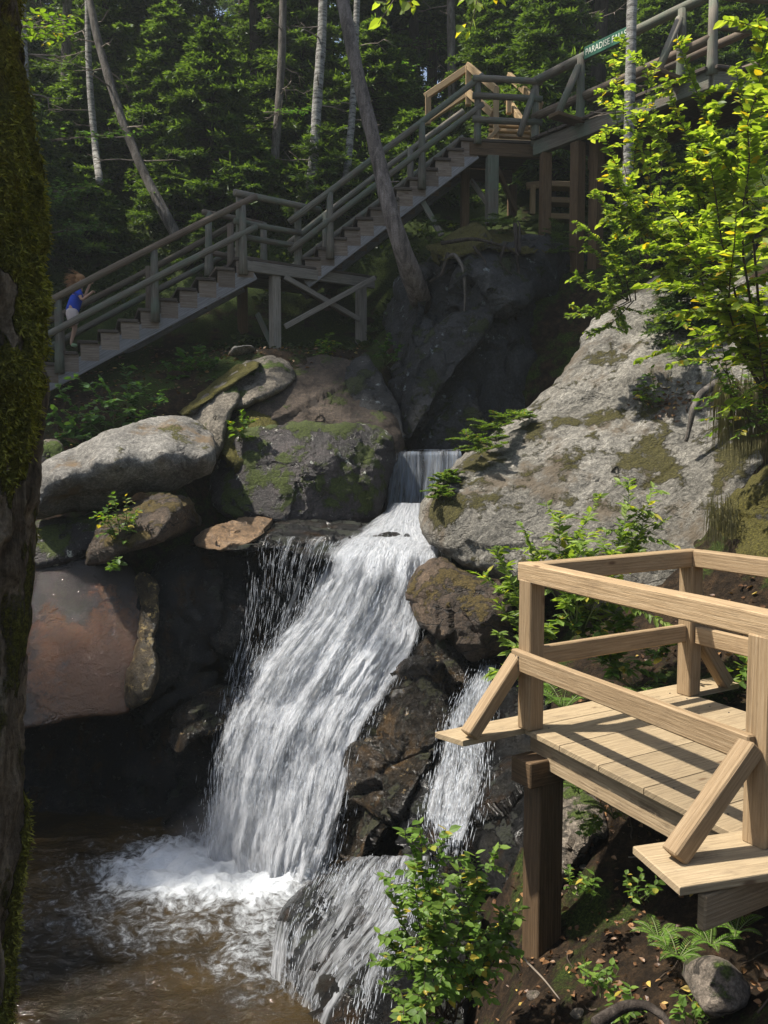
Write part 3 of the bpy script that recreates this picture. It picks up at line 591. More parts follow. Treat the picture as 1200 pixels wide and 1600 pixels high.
R('boulder', 'mossy rock bulge at the right edge above the railing', 'rock', [(1105,870),(1130,820),(1160,770),(1210,720),(1290,720),(1320,880),(1250,950),(1160,930),(1110,905)], [(1115,870,8.2),(1160,790,8.3),(1220,760,8.0),(1200,880,7.6),(1280,900,7.5)], M['mossbank'], .9, .35, .06, 4, seed=31, chips=2)
R('boulder', 'reddish brown boulder wedged under the granite slab', 'rock', [(642,925),(655,895),(685,875),(730,895),(790,905),(812,960),(800,1010),(760,1030),(720,1025),(685,990),(650,965)],
  [(650,920,9.2),(700,885,9.2),(780,910,8.9),(800,1000,8.5),(720,1010,8.6),(700,950,8.65),(760,960,8.4)], M['brownboulder'], .9, .3, .05, 3, seed=32, chips=3)
R('rock_wall', 'black wet rock with tan flakes between the cascade and the side stream', None, [(655,985),(700,980),(745,1015),(770,1050),(740,1100),(700,1150),(680,1200),(665,1260),(610,1300),(560,1345),(515,1375),(500,1340),(530,1270),(550,1200),(565,1140),(600,1100),(625,1030)],
  [(660,990,9.1),(740,1020,8.7),(640,1080,8.75),(720,1100,8.4),(570,1160,8.8),(650,1200,8.3),(540,1260,8.6),(640,1280,7.9),(520,1350,8.3),(580,1330,7.8)], M['darkbank'], 1.0, .18, .10, 4, seed=33, chips=5, ridge=.08, kind='structure', centre=(635,1160))
R('rock_wall', 'dark rock chute carrying the side stream', None, [(690,1040),(780,1030),(850,1060),(860,1200),(850,1330),(760,1420),(640,1420),(620,1300),(650,1200)],
  [(700,1050,9.0),(800,1040,8.6),(700,1150,8.4),(800,1150,8.0),(680,1280,7.7),(800,1280,7.2),(650,1400,7.1),(800,1400,6.7),(850,1300,6.9)], M['wetblack'], .9, .2, .08, 5, seed=34, chips=2, kind='structure')
R('boulder', 'rounded black boulder with white water sliding over it', 'rock', [(422,1470),(436,1430),(470,1395),(520,1362),(580,1345),(650,1330),(730,1350),(770,1420),(740,1560),(700,1700),(560,1760),(440,1700),(425,1560)],
  [(425,1470,7.2),(470,1400,7.45),(580,1350,7.5),(700,1350,7.1),(560,1440,6.8),(450,1500,6.85),(640,1480,6.3),(520,1560,6.3),(460,1640,6.2),(650,1640,5.8),(740,1450,6.3)], M['wetblack'], 1.0, .25, .04, 5, seed=35)
R('boulder', 'small dark stone breaking the foam in the pool', 'rock', [(334,1340),(338,1331),(352,1329),(362,1333),(361,1345),(346,1350),(336,1347)], [(336,1340,9.05),(348,1334,9.0),(360,1342,9.0)], M['brownrock'], .16, .06, .01, 2, seed=36)
R('boulder', 'grey stone half buried in the dirt at the lower right', 'rock', [(1068,1530),(1072,1500),(1110,1495),(1150,1510),(1172,1545),(1160,1575),(1110,1590),(1075,1570)], [(1075,1530,4.15),(1120,1510,4.05),(1160,1550,3.95),(1110,1570,3.95)], M['brownrock'], .3, .12, .015, 3, seed=37, chips=4)
R('boulder', 'tan lichen rock standing behind the support post', 'rock', [(852,1240),(880,1225),(930,1240),(950,1290),(930,1340),(885,1375),(860,1430),(845,1420),(842,1320)], [(860,1250,6.6),(930,1260,6.4),(870,1400,6.0),(900,1320,6.1)], M['brownrock'], .7, .2, .04, 3, seed=38, chips=3)
# ------------------------------------------------------------ water
def fall(name, label, mat, rows, nu=60, nv=140, amp=.05, parent=None, off=0.0, wpx=None, edge=.12, top=0.0, bot=0.0, seed=0, dens=0.0, tail=0):
    """rows: (left_px, right_px, py, depth_left, depth_right); a sheet of water following them"""
    r = np.array(rows, float); t = np.r_[0, np.cumsum(np.abs(np.diff(r[:, 2])) + 1)]; t /= t[-1]; tv = np.linspace(0, 1, nv)
    def sm(c):
        y = np.interp(tv, t, r[:, c]); k = np.array([1, 2, 3, 2, 1.]); k /= k.sum()
        return np.convolve(np.pad(y, 2, mode='reflect', reflect_type='odd'), k, 'valid')
    l, rt, py, dl, dr = [sm(c) for c in range(5)]; u = np.linspace(0, 1, nu)
    PX = l[:, None] + (rt-l)[:, None]*u; PY = np.repeat(py[:, None], nu, 1); D = dl[:, None] + (dr-dl)[:, None]*u - off
    V = PV(PX, PY, D)
    wu = np.linalg.norm(V[:, 1:]-V[:, :-1], axis=2).mean()*(nu-1); dv = np.r_[0, np.cumsum(np.linalg.norm(np.diff(V.mean(1), axis=0), axis=1))]
    UVg = np.stack([np.repeat((u*wu)[None], nv, 0), np.repeat(dv[:, None], nu, 1)], -1)
    q = np.stack([UVg[..., 0]*7, UVg[..., 1]*1.3, np.full_like(UVg[..., 0], seed*3.3)], -1)
    V[..., 1] -= amp*fbm(q, 4, seed) + amp*.8*fbm(q*[.25, .6, 1], 2, seed+3)
    e = np.minimum(u, 1-u)[None]/edge + fbm(q*[.5, 1.5, 1], 3, seed+5)*.5; a = .5 + dens + np.clip(e-1, -1, 0)*.75
    vv = tv[:, None]
    if top: a = a + np.clip((vv-top)/top, -1, 0)*.6
    if bot: a = a + np.clip((vv-(1-bot))/bot, 0, 1)*.45
    if tail: a = a - np.clip((vv-(1-tail))/tail + fbm(q*[1, .3, 1], 2, 77)*.5, 0, 1)*1.1
    i = (np.arange(nv-1)[:, None]*nu + np.arange(nu-1)[None]); F = np.stack([i, i+nu, i+nu+1, i+1], -1).reshape(-1, 4)
    uvf = UVg.reshape(-1, 2)[F]
    mb = MB().add(V.reshape(-1, 3), F, uvf + [seed*7.1, seed*3.7], (a + 0*vv).ravel())
    return mb.build(name, mat, parent, label=label) , V
def drops(mb, V, n, size, fall_dir=None, spread=.06, lo=.0, hi=1.0, wd=.006):
    """loose droplets and short threads of water in front of a sheet"""
    nv, nu = V.shape[:2]; i = RNG.integers(int(lo*(nv-2)), max(1, int(hi*(nv-2))), n); j = RNG.integers(0, nu-1, n)
    p = V[i, j] + (V[i+1, j+1]-V[i, j])*RNG.random((n, 1)); d = V[i+1, j]-V[i, j]; d /= np.linalg.norm(d, axis=1)[:, None] + 1e-9
    d = d*.6 + [0, 0, -.4] + RNG.normal(0, .04, (n, 3)); p = p + RNG.normal(0, spread, (n, 3)) - [0, .05, 0]
    L = RNG.gamma(2.0, size*.9, n); s = np.cross(d, [0, 1., 0]); s /= np.linalg.norm(s, axis=1)[:, None] + 1e-9
    W = wd*RNG.uniform(.5, 1.4, n)[:, None]; L = L[:, None]; m = p + d*L*.5; f = np.array([0, -1., 0])
    Vv = np.stack([p, m - s*W, m + f*W, m + s*W, p + d*L], 1)
    F = np.array([(0, 1, 2), (0, 2, 3), (1, 4, 2), (2, 4, 3), (0, 3, 1), (1, 3, 4)])[None] + (np.arange(n)*5)[:, None, None]
    mb.add(Vv.reshape(-1, 3), F.reshape(-1, 3), None, .5)
M['drops'] = (lambda t: t.done(t.n('MixShader', {0: .35, 1: t.n('BsdfPrincipled', {'Base Color': (.8, .84, .9), 'Roughness': .3}), 2: t.n('BsdfTranslucent', {'Color': (.8, .84, .9)})})))(NT('water drops'))

# the main cascade
mc = thing('cascade', P(430, 1340, 9.0), 'broad white cascade pouring down into the foaming pool', 'waterfall', kind='structure')
rows_main = [(560,690,838,10.9,10.9),(530,688,850,10.35,10.3),(512,684,872,10.1,9.95),(486,676,910,9.95,9.75),(458,664,960,9.85,9.6),(420,655,1000,9.75,9.4),(390,632,1040,9.65,9.3),(366,602,1090,9.6,9.15),(352,575,1130,9.4,9.0),(338,556,1180,9.3,8.92),(330,543,1230,9.2,8.82),(326,528,1280,9.1,8.7),(318,512,1330,9.0,8.55),(330,495,1375,8.9,8.4)]
_, V1 = fall('water_sheet', None, M['cascade'], rows_main, 90, 220, .12, mc, .02, seed=1, dens=.02, bot=.12)
def inset(rows, a, b): return [(l+(r-l)*a, l+(r-l)*b, py, dl, dr) for l, r, py, dl, dr in rows]
_, V2 = fall('water_sheet', None, M['cascade'], inset(rows_main, .22, .985), 80, 200, .13, mc, .12, seed=2, dens=.16, bot=.1)
_, V3 = fall('water_sheet', None, M['cascade2'], inset(rows_main, .0, .9), 80, 200, .10, mc, .22, seed=3, dens=-.03, bot=.25)
_, V4 = fall('water_sheet', None, M['cascade'], inset(rows_main, .62, 1.0), 60, 200, .07, mc, .20, seed=4, dens=.14)
mb = MB(); drops(mb, V1, 6000, .05, spread=.05, wd=.0016); drops(mb, V2, 5000, .06, spread=.08, wd=.002); drops(mb, V1, 5000, .03, spread=.10, wd=.002, lo=.8)
tag(mb.build('spray', M['drops'], mc), kind='stuff')
# the top chute from the foot of the upper fall to the lip
fc = [(612,668,786,12.0,12.0),(600,672,800,11.8,11.8),(575,680,818,11.4,11.4),(552,688,832,11.0,11.0),(520,690,850,10.35,10.3),(505,686,868,10.1,10.0),(495,684,900,9.95,9.85),(480,680,930,9.9,9.75)]
_, V5 = fall('water_sheet', None, M['cascade'], fc, 50, 70, .05, mc, .14, seed=5, dens=.30, edge=.2, tail=.35)
_, V6 = fall('water_sheet', None, M['cascade'], inset(fc, .1, .95), 50, 70, .07, mc, .22, seed=6, dens=.2, edge=.2, tail=.3)
# the veil on the left
vl = thing('veil_fall', P(450, 1100, 9.7), 'thin broken veil of water dropping off the mossy ledge', 'waterfall', kind='structure')
rv = [(392,560,838,10.1,10.15),(391,545,846,9.96,10.0),(389,520,880,9.9,9.9),(387,500,930,9.88,9.85),(380,470,980,9.85,9.8),(362,450,1030,9.8,9.7),(345,430,1090,9.65,9.55),(335,420,1150,9.5,9.4),(325,410,1240,9.4,9.3),(318,400,1315,9.3,9.2)]
_, V7 = fall('water_sheet', None, M['veil'], rv, 70, 200, .03, vl, .02, seed=7, dens=-.02, bot=.3)
_, V8 = fall('water_sheet', None, M['veil'], inset(rv, .02, .97), 60, 200, .03, vl, .1, seed=8, dens=-.05, bot=.3)
mb = MB(); drops(mb, V7, 1500, .07, spread=.02, wd=.0013); tag(mb.build('spray', M['drops'], vl), kind='stuff')
# upper fall
uf = thing('upper_fall', P(665, 805, 12.1), 'small clear curtain fall under the dark cliff', 'waterfall', kind='structure')
ru = [(619,722,702,12.75,12.75),(616,723,704,12.42,12.42),(613,724,709,12.34,12.34),(609,726,740,12.28,12.28),(604,728,780,12.24,12.24),(600,730,815,12.2,12.2)]
_, V9 = fall('water_sheet', None, M['curtain'], ru, 60, 80, .02, uf, .02, seed=9, dens=.05, edge=.03, bot=.2)
_, V10 = fall('water_sheet', None, M['veil'], ru, 60, 80, .03, uf, .06, seed=10, dens=.02, edge=.03, bot=.3)
R('rock_wall', 'dark rock step under the small upper fall', None, [(585,702),(620,698),(680,696),(740,698),(770,740),(760,840),(680,860),(600,850),(585,780)], [(600,705,12.6),(740,705,12.6),(600,800,12.45),(740,800,12.45),(660,750,12.5)], M['wetblack'], 1.0, .08, .05, 4, seed=40, kind='structure')
# side stream
ss = thing('side_stream', P(690, 1290, 7.6), 'narrow side stream falling between dark rocks right of the cascade', 'waterfall', kind='structure')
rs = [(752,775,1040,8.7,8.7),(732,770,1065,8.5,8.45),(706,765,1100,8.3,8.2),(692,760,1150,8.05,7.9),(680,762,1200,7.85,7.7),(668,752,1240,7.7,7.5),(664,738,1275,7.55,7.35),(690,722,1310,7.4,7.2)]
_, V11 = fall('water_sheet', None, M['cascade2'], rs, 50, 110, .05, ss, .03, seed=11, dens=.08, bot=.1)
_, V12 = fall('water_sheet', None, M['veil'], rs, 50, 110, .05, ss, .10, seed=12, dens=.05)
mb = MB(); drops(mb, V11, 2500, .045, spread=.05, wd=.0018); tag(mb.build('spray', M['drops'], ss), kind='stuff')
# slide over the rounded boulder
sl = thing('rock_slide', P(500, 1590, 6.3), 'thin white water sliding over the rounded black boulder', 'waterfall', kind='structure')
c3 = np.array([(425,1470,7.2),(470,1400,7.45),(580,1350,7.5),(700,1350,7.1),(560,1440,6.8),(450,1500,6.85),(640,1480,6.3),(520,1560,6.3),(460,1640,6.2),(650,1640,5.8),(740,1450,6.3)])
fB = rbf(c3[:, :2]/100, c3[:, 2])
def slide(rows, seed, dens, mat, off):
    r2 = []
    for l, r, py in rows: r2.append((l, r, py, float(fB(np.array([l, py])/100)), float(fB(np.array([r, py])/100))))
    return fall('water_sheet', None, mat, r2, 60, 120, .03, sl, off, seed=seed, dens=dens, edge=.15)
_, V13 = slide([(520,690,1338),(500,688,1360),(470,680,1400),(445,655,1440),(434,625,1480),(428,605,1530),(420,590,1580),(412,575,1660)], 13, .0, M['sheetwater'], .02)
_, V14 = slide([(560,690,1338),(530,688,1360),(500,680,1400),(482,650,1440),(462,610,1480),(446,560,1530),(430,530,1580),(420,500,1660)], 14, .02, M['sheetwater'], .07)
_, V15 = slide([(425,470,1440),(416,470,1480),(408,470,1530),(404,470,1580),(400,470,1660)], 15, .10, M['veil'], .10)
mb = MB(); drops(mb, V13, 3500, .05, spread=.03, wd=.0018); tag(mb.build('spray', M['drops'], sl), kind='stuff')
# foam spray cloud at the foot of the cascade
# pool and upstream surface
def pool_mat():
    t = NT('pool water'); p = obc(t); a = t.n('Attribute', attribute_name='var').outputs['Fac']
    wv = t.n('VectorMath', {0: p, 1: t.n('VectorMath', {0: t.n('TexNoise', {'Vector': p, 'Scale': 2.2, 'Detail': 4.0}).outputs[1], 3: .35}, operation='SCALE')}, operation='ADD')
    n1 = t.noise(wv, 9, 10, .78, .3); n2 = t.noise(wv, 2.2, 5, .6); web = t.n('TexVoronoi', {'Vector': wv, 'Scale': 9.0}, feature='DISTANCE_TO_EDGE').outputs[0]
    s = t.math('ADD', t.math('MULTIPLY', n1, .8), t.math('MULTIPLY', n2, .2)); s = t.math('ADD', s, t.math('MULTIPLY', t.math('SUBTRACT', .25, web), .15))
    fm = t.math('POWER', t.step(t.math('ADD', s, t.math('SUBTRACT', a, .5)), .50, .78), 1.6)
    deep = t.ramp(t.noise(p, .8, 4), [(.35, (.004, .0038, .003)), (.65, (.040, .026, .009))])
    col = t.mix(fm, deep, (.72, .75, .78)); rg = t.math('ADD', .06, t.math('MULTIPLY', fm, .5))
    h = t.math('ADD', t.noise(t.map(p, (1, 1.6, 1)), 7, 5, .6, .4), t.math('MULTIPLY', t.math('MULTIPLY', fm, n1), 1.8)); h = t.math('ADD', h, t.math('MULTIPLY', t.noise(p, 28, 3), .25))
    bp = t.n('Bump', {'Strength': .75, 'Distance': .06, 'Height': h})
    return t.done(t.n('BsdfPrincipled', {'Base Color': col, 'Roughness': rg, 'Normal': bp, 'IOR': 1.33, 'Specular IOR Level': .5}))
M['pool'] = pool_mat()
xs = np.linspace(-7.5, 1.4, 260); ys = np.linspace(3.6, 11.5, 260); X, Y = np.meshgrid(xs, ys)
fx, fy = P(372, 1350, 9.0)[:2]; gxy = P(330, 1400, 8.4)[:2]
r1 = np.hypot((X-(fx-.05))/1.25, (Y-(fy-.35))/.75); r2 = np.hypot((X-fx+.3)/2.1, (Y-fy+.9)/1.7); r3 = np.hypot((X-P(415,1500,7.0)[0])/.45, (Y-7.0)/1.3)
a = .5 + .42*np.clip(1.2-r1, 0, 1) + .20*np.clip(1.3-r2, 0, 1) - .11 + .12*np.clip(1.2-r3, 0, 1)
q = np.stack([X, Y, 0*X], -1); chop = .015 + .03*np.clip(1.6-r1, 0, 1) + .02*np.clip(1.4-r2, 0, 1)
Z = WATER + fbm(q*[3.5, 5, 1], 4, 21)*chop + fbm(q*11, 3, 22)*chop*.4 + .05*np.clip(1-r1, 0, 1)
n = 260; i = (np.arange(n-1)[:, None]*n + np.arange(n-1)[None]).ravel()
tag(MB().add(np.stack([X, Y, Z], -1).reshape(-1, 3), np.stack([i, i+1, i+n+1, i+n], 1), None, a.ravel()).build('pool_water', M['pool']), 'brown rippling plunge pool with white foam under the cascade', kind='structure')
xs = np.linspace(.05, 1.5, 50); ys = np.linspace(12.4, 14.4, 50); X, Y = np.meshgrid(xs, ys); q = np.stack([X, Y, 0*X], -1); n = 50
i = (np.arange(n-1)[:, None]*n + np.arange(n-1)[None]).ravel()
tag(MB().add(np.stack([X, Y, -.03 + fbm(q*6, 3, 5)*.01], -1).reshape(-1, 3), np.stack([i, i+1, i+n+1, i+n], 1), None, .1).build('stream_water', M['pool']), 'strip of stream water above the small upper fall', kind='structure')

mt = bpy.data.materials.new('mist'); mt.use_nodes = True; q_ = NT('spray mist'); q_.t.nodes.clear(); q_.out = q_.t.nodes.new('ShaderNodeOutputMaterial')
oc = q_.n('TexCoord').outputs['Object']; ln = q_.n('VectorMath', {0: q_.map(oc, (1/1.0, 1/.55, 1/.75))}, operation='LENGTH').outputs['Value']
fo = q_.math('MULTIPLY', q_.math('SUBTRACT', 1, ln, True), q_.step(q_.noise(oc, 2.6, 4, .6), .35, .7))
vv = q_.n('VolumePrincipled', {'Color': (.95, .97, 1.0), 'Density': q_.math('MULTIPLY', fo, 3.2), 'Anisotropy': .2}); q_.t.links.new(vv.outputs[0], q_.out.inputs['Volume'])
bpy.data.materials.remove(mt)
mb = MB(); u = np.linspace(0, math.pi, 14); v = np.linspace(0, 2*math.pi, 25)[:-1]; U_, W_ = np.meshgrid(u, v, indexing='ij'); cm_ = P(400, 1330, 8.75)
Xs = np.stack([np.sin(U_)*np.cos(W_)*1.0, np.sin(U_)*np.sin(W_)*.55, np.cos(U_)*.75], -1) + cm_; i = np.arange(13)[:, None]*24 + np.arange(24)[None]; j = np.arange(13)[:, None]*24 + (np.arange(24)[None]+1) % 24
mb.add(Xs.reshape(-1, 3), np.stack([i, i+24, j+24, j], -1).reshape(-1, 4)); tag(mb.build('mist', q_.m, loc=cm_), 'fine white mist hanging at the foot of the cascade', kind='stuff')
# ------------------------------------------------------------ viewing platform
M['screw'] = plain('dull steel', (.05, .045, .04), .5)
def B(name, parent, mat, *beams):
    mb = MB()
    for b in beams: beam(mb, *b[0], **b[1]) if isinstance(b[-1], dict) else beam(mb, *b)
    return mb.build(name, M[mat], parent, smooth=False)
def board(name, parent, mat, q, th, bev=.004):
    """flat board with the four corners q (going round), thickness th downwards"""
    q = np.array(q, float); c = q.mean(0); V = []
    for dz, k in ((-th, 0), (-th+bev, bev), (-bev, bev), (0, 0)):
        d = q-c; n = d/np.linalg.norm(d, axis=1)[:, None]; V.append(q - n*(bev-k)*1.4 + [0, 0, dz])
    V = np.concatenate(V); a = q[1]-q[0]; L = np.linalg.norm(a); a = a/L; s = np.cross([0, 0, 1.], a); uo, vo = random.random()*50, random.random()*50
    fs = [[3, 2, 1, 0], [12, 13, 14, 15]]
    for r in range(3):
        for k in range(4): fs.append([r*4+k, r*4+(k+1) % 4, r*4+4+(k+1) % 4, r*4+4+k])
    fs = np.array(fs); uv = np.stack([(V-q[0]) @ a + uo, (V-q[0]) @ s + V[:, 2] + vo], 1)[fs].reshape(-1, 2)
    m = MB().add(V, fs, uv, random.random()); return m.build(name, M[mat], parent, smooth=False)
def D3(v): return np.array([v[0], v[1], 0.])
DZ = -1.87
A = P(826, 1136, 5.8); A[2] = DZ
C = P(1188, 1345, 4.06); C[2] = DZ
K = P(1075, 1098, 6.6); K[2] = DZ
E = K + (C - A)*1.0; E = K + nrm(D3(np.array([.80, -1.5])))*1.75; E[2] = DZ
e1 = nrm(K - A); e2 = nrm(C - A); e1[2] = e2[2] = 0
up = np.array([0, 0, 1.])
vp = thing('viewing_platform', A + (0, 0, -1.4), 'new pale timber viewing platform with railing in the right foreground', 'platform')
T = .04
# boards run from the front edge to the back, the first one reaches out past the corner post
fe = np.linalg.norm(C - A); nb = 5; bw = fe/nb
back = e2*1.0
eK = nrm(E-K)
for k in range(-1, 7):
    j0, j1 = bw*k + .003, bw*(k+1) - .003
    if k == -1: j0 = bw*k*.62
    if k == 5: j0 -= .0
    a0, a1, b0_, b1_ = A + e2*j0, A + e2*j1, K + eK*j0, K + eK*j1
    g0, g1 = nrm(b0_-a0), nrm(b1_-a1)
    ra = -.62 if k == -1 else -.035
    rb = .60 if k == -1 else .02
    q = [a0 + g0*ra, b0_ + g0*rb, b1_ + g1*rb, a1 + g1*ra]
    if k == 5: od = nrm([.96, .28, 0]); o0, o1 = np.array([1.17, 4.02, DZ+.004]), np.array([1.26, 3.63, DZ+.004]); q = [o0, o0 + od*1.0, o1 + od*1.0, o1]
    if k == -1: q[3] = a1 + g1*(-.54); 
    board('deck_board', vp, 'deckwood', q, T)
# front rim beam, inner joists
f0 = A - up*(T+.105) + e1*.05; 
B('rim_beam', vp, 'beamwood', (f0 - e2*.02, f0 + e2*(fe+1.3), .045, .20))
B('rim_beam', vp, 'beamwood', (A - up*(T+.105) + e2*.02 + e1*.08, K - up*(T+.105), .045, .20))
B('joist', vp, 'beamwood', (A + e1*.8 - up*(T+.105), C + e1*.8 + e2*1.2 - up*(T+.105), .045, .20))
B('joist', vp, 'beamwood', (C + e1*-.55 + e2*.12 - up*(T+.09), C + e1*1.2 + e2*.12 - up*(T+.09), .045, .16))
sp = A + e1*.06 + e2*.10
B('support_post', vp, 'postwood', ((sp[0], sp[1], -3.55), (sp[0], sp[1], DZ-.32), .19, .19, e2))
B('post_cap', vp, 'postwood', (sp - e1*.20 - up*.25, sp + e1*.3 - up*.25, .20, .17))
PH = 1.005; pw_ = .125
def post(p, h=PH): return B('post', vp, 'newwood', (p + up*.001, p + up*h, pw_, pw_, e1))
post(A + e2*.02); post(C + e2*.0); post(K); post(E)
zt = PH + .045; zm = .47
o1 = e1*-.085
B('top_rail', vp, 'newwood', (A + up*zt - e2*.07, C + up*zt + e2*1.2, .115, .125))
B('top_rail', vp, 'newwood', (A + up*(zt-.002) + e1*.062, K + up*(zt-.002) + e1*.055, .115, .125))
B('top_rail', vp, 'newwood', (K + up*zt - nrm(E-K)*.0 + nrm(E-K)*.06, E + up*zt + nrm(E-K)*1, .115, .125))
B('lower_rail', vp, 'newwood', (A + up*zm + o1*1.05 - e2*.06, C + up*zm + o1*1.05 - e2*.0 , .05, .135))
B('lower_rail', vp, 'newwood', (A + up*(zm+.01) + e1*.065, K + up*(zm+.01) - e1*.065, .05, .13))
B('lower_rail', vp, 'newwood', (K + up*zm + nrm(E-K)*.065, E + up*zm - nrm(E-K)*.065, .05, .13))
def brace(p, d, h=.48, r=.52):
    lo = p + d*r + up*.035; hi = p + d*.075 + up*h
    return B('brace', vp, 'newwood', (lo - nrm(hi-lo)*.02, hi, .10, .095, up))
brace(A + e2*-.02, -e1, .48, .47); bd = nrm(np.array([1.29, 3.86, 0]) - D3(C)); brace(C + e2*.0 + up*.004, bd, .48, .50); brace(K, e1, .46, .42)
mb = MB()
rgn = random.Random(3)
for p0, p1 in ((A, K), (A + e2*bw*5, K + nrm(E-K)*bw*5)):
    for k in range(24):
        t = rgn.random(); q = p0 + (p1-p0)*t + e2*rgn.uniform(0, 1)*bw
def screws(pts, nrml, parent):
    nrml = nrm(nrml)
    for p in pts:
        mb = MB(); tube(mb, [p, p + nrml*.003], .006, 8); mb.build('screw', M['screw'], parent)


sc = []
for q0 in (A, C):
    for dz_ in (.40, .46): screws([q0 + e1*-.135 + e2*v_ + up*dz_ for v_ in (-.02, .02)], -e1, vp)
for k in range(-1, 7):
    for off in (.22, .78):
        for s in (.07, .93):
            p = A + e2*bw*(k+off); q = K + nrm(E-K)*bw*(k+off); sc.append(p + (q-p)*s + up*.001)
screws(sc, up, vp)
screws([A + up*(zm+a) + e1*-.118 + e2*b for a in (-.03, .03) for b in (0, .03)], -e1, vp)

# ------------------------------------------------------------ stairs
UP = up
def flight(name, label, A0, A1, Wd, n, railh, posts, logm, strm, rail_r=.055, tread=True, over0=0, over1=0, treads_i=None, midz=.52):
    """near stringer foot A0 to head A1 (tread line), Wd = vector to the far side"""
    A0 = np.array(A0, float); A1 = np.array(A1, float); Wd = np.array(Wd, float)
    t = thing(name, A0 + Wd/2, label, 'staircase'); d = A1-A0; dh = nrm(D3(d))
    for s in (0, 1):
        o = Wd*s; B('stringer', t, strm, (A0 + o - UP*.17 - d*.01, A1 + o - UP*.17, .06, .24))
    st = d/n
    for k in range(n):
        p = A0 + st*(k+.5) + UP*(st[2]*.5+.02)
        c = MB(); beam(c, p - Wd*.06 - dh*.02, p + Wd*1.04 - dh*.02, .30, .05); s = c.build('step', M['tread'], t, smooth=False)
        c = MB()
        for q in (0, 1):
            b = A0 + st*(k+.5) + Wd*q; beam(c, b - dh*.125 + UP*(st[2]*.5-.13), b + dh*.15 + UP*(st[2]*.5-.13), .064, .27)
        beam(c, p + dh*.13 - UP*.11, p + dh*.13 + Wd - UP*.11, .03, .16)
        c.build('step_block', M['cleat'], t, smooth=False)
    for s in (0, 1):
        o = Wd*s + nrm(Wd)*(.06 if s else -.06)
        for f in posts:
            b = A0 + d*f + o + UP*.0; m = MB(); tube(m, [b - UP*.12, b + UP*.12, b + UP*railh*.55, b + UP*(railh-.02)], [.075, .07, .058, .055], 9, .03); m.build('rail_post', M[logm if s else 'greywood'], t)
        for z in (railh, midz*railh):
            m = MB(); log(m, A0 + o*1.25 + UP*z - nrm(d)*over0, A1 + o*1.25 + UP*z + nrm(d)*over1, rail_r); m.build('handrail' if z == railh else 'mid_rail', M[logm if z == railh else 'greywood'], t)
    return t
S0 = P(70, 583, 13.3); S1 = P(396, 409, 14.3); N1 = nrm(np.cross(UP, D3(S1-S0)))   # sideways, away from us
if N1[1] < 0: N1 = -N1
dS = (S1-S0)
lower = flight('lower_staircase', 'lower wooden staircase with log handrails, the one the child climbs', S0 - dS*.22, S1, N1*1.15, 13, .98, [.235, .60, .955], 'brownlog', 'stringer', over0=.0, over1=.05)
# landing
L0 = S1 + UP*.0; L1 = P(584, 436, 15.75); L1[2] = L0[2]
lz = L0[2]; eL = nrm(D3(L1-L0)); nL = nrm(np.cross(UP, eL)); nL = nL if nL[1] > 0 else -nL
la = thing('landing', L0 + eL*.9 - UP*1.6, 'middle landing on tall posts with crossed bracing between the two stair flights', 'landing')
ll = np.linalg.norm(L1-L0)
B('front_beam', la, 'paleleg', (L0 - UP*.08 - eL*.15, L1 - UP*.08, .08, .17))
B('rear_beam', la, 'greywood', (L0 - UP*.08 + nL*1.2, L1 - UP*.08 + nL*1.2 - eL*.5, .08, .17))
for k in range(7):
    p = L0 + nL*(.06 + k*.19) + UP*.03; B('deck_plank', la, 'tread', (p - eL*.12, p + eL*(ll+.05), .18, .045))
def gp(px, py, d): return P(px, py, d)
def tall(px, ptop, pbot, d, w, par, mat='greywood', nm='support_post'):
    a = P(px, ptop, d); b = P(px, pbot, d); b[0] = a[0]; return B(nm, par, mat, (b, a, w, w, (0, 1, 0)))
b1 = L0 + eL*.42; b2 = L0 + eL*(ll-.17)
def vpost(p, zb, w, par, mat='greywood', nm='support_post'): return B(nm, par, mat, ((p[0], p[1], zb), (p[0], p[1], p[2]-.16), w, w, eL))
q1 = P(429, 420, 14.62); q1[2] = lz; q2 = P(564, 430, 15.55); q2[2] = lz
z1 = P(429, 556, 14.62)[2]; z2 = P(564, 548, 15.55)[2]
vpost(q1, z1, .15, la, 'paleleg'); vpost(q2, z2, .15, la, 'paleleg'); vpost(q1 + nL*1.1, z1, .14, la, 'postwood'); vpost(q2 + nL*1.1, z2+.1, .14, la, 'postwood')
def bar(par, nm, a, b, w=.05, h=.10, mat='greywood'): return B(nm, par, mat, (a, b, w, h))
off = -nL*.10
bar(la, 'cross_brace', P(440, 434, 14.55) + off, P(556, 500, 15.4) + off, .04, .085, 'paleleg'); bar(la, 'cross_brace', P(438, 512, 14.55) + off*1.5, P(578, 436, 15.5) + off*1.5, .04, .085, 'paleleg')
bar(la, 'cross_brace', P(440, 434, 15.6), P(556, 500, 16.5), .04, .08, 'postwood')
bar(la, 'brace', P(402, 490, 14.9), P(425, 540, 14.7), .05, .09)
a1 = P(375, 400, 14.35); a1[2] = lz; a2 = P(466, 405, 15.05); a2[2] = lz
for p in (a1, a2, a1 + nL*1.1, a2 + nL*1.15):
    m = MB(); tube(m, [p - UP*.05, p + UP*.12, p + UP*.6, p + UP*1.02], [.085, .075, .06, .058], 9, .03); m.build('rail_post', M['greywood'], la)
for z, r in ((1.06, .055), (.62, .05), (.40, .05)):
    m = MB(); log(m, a1 - eL*.12 - nL*.06 + UP*z, a2 + eL*(.40 if z > 1 else .02) - nL*.06 + UP*z, r); m.build('landing_rail', M['greywood'], la)
for z in (1.0, .35):
    m = MB(); log(m, a1 + nL*1.1 - eL*.1 + UP*z, a2 + nL*1.15 + UP*z, .05); m.build('landing_rail', M['brownlog'], la)
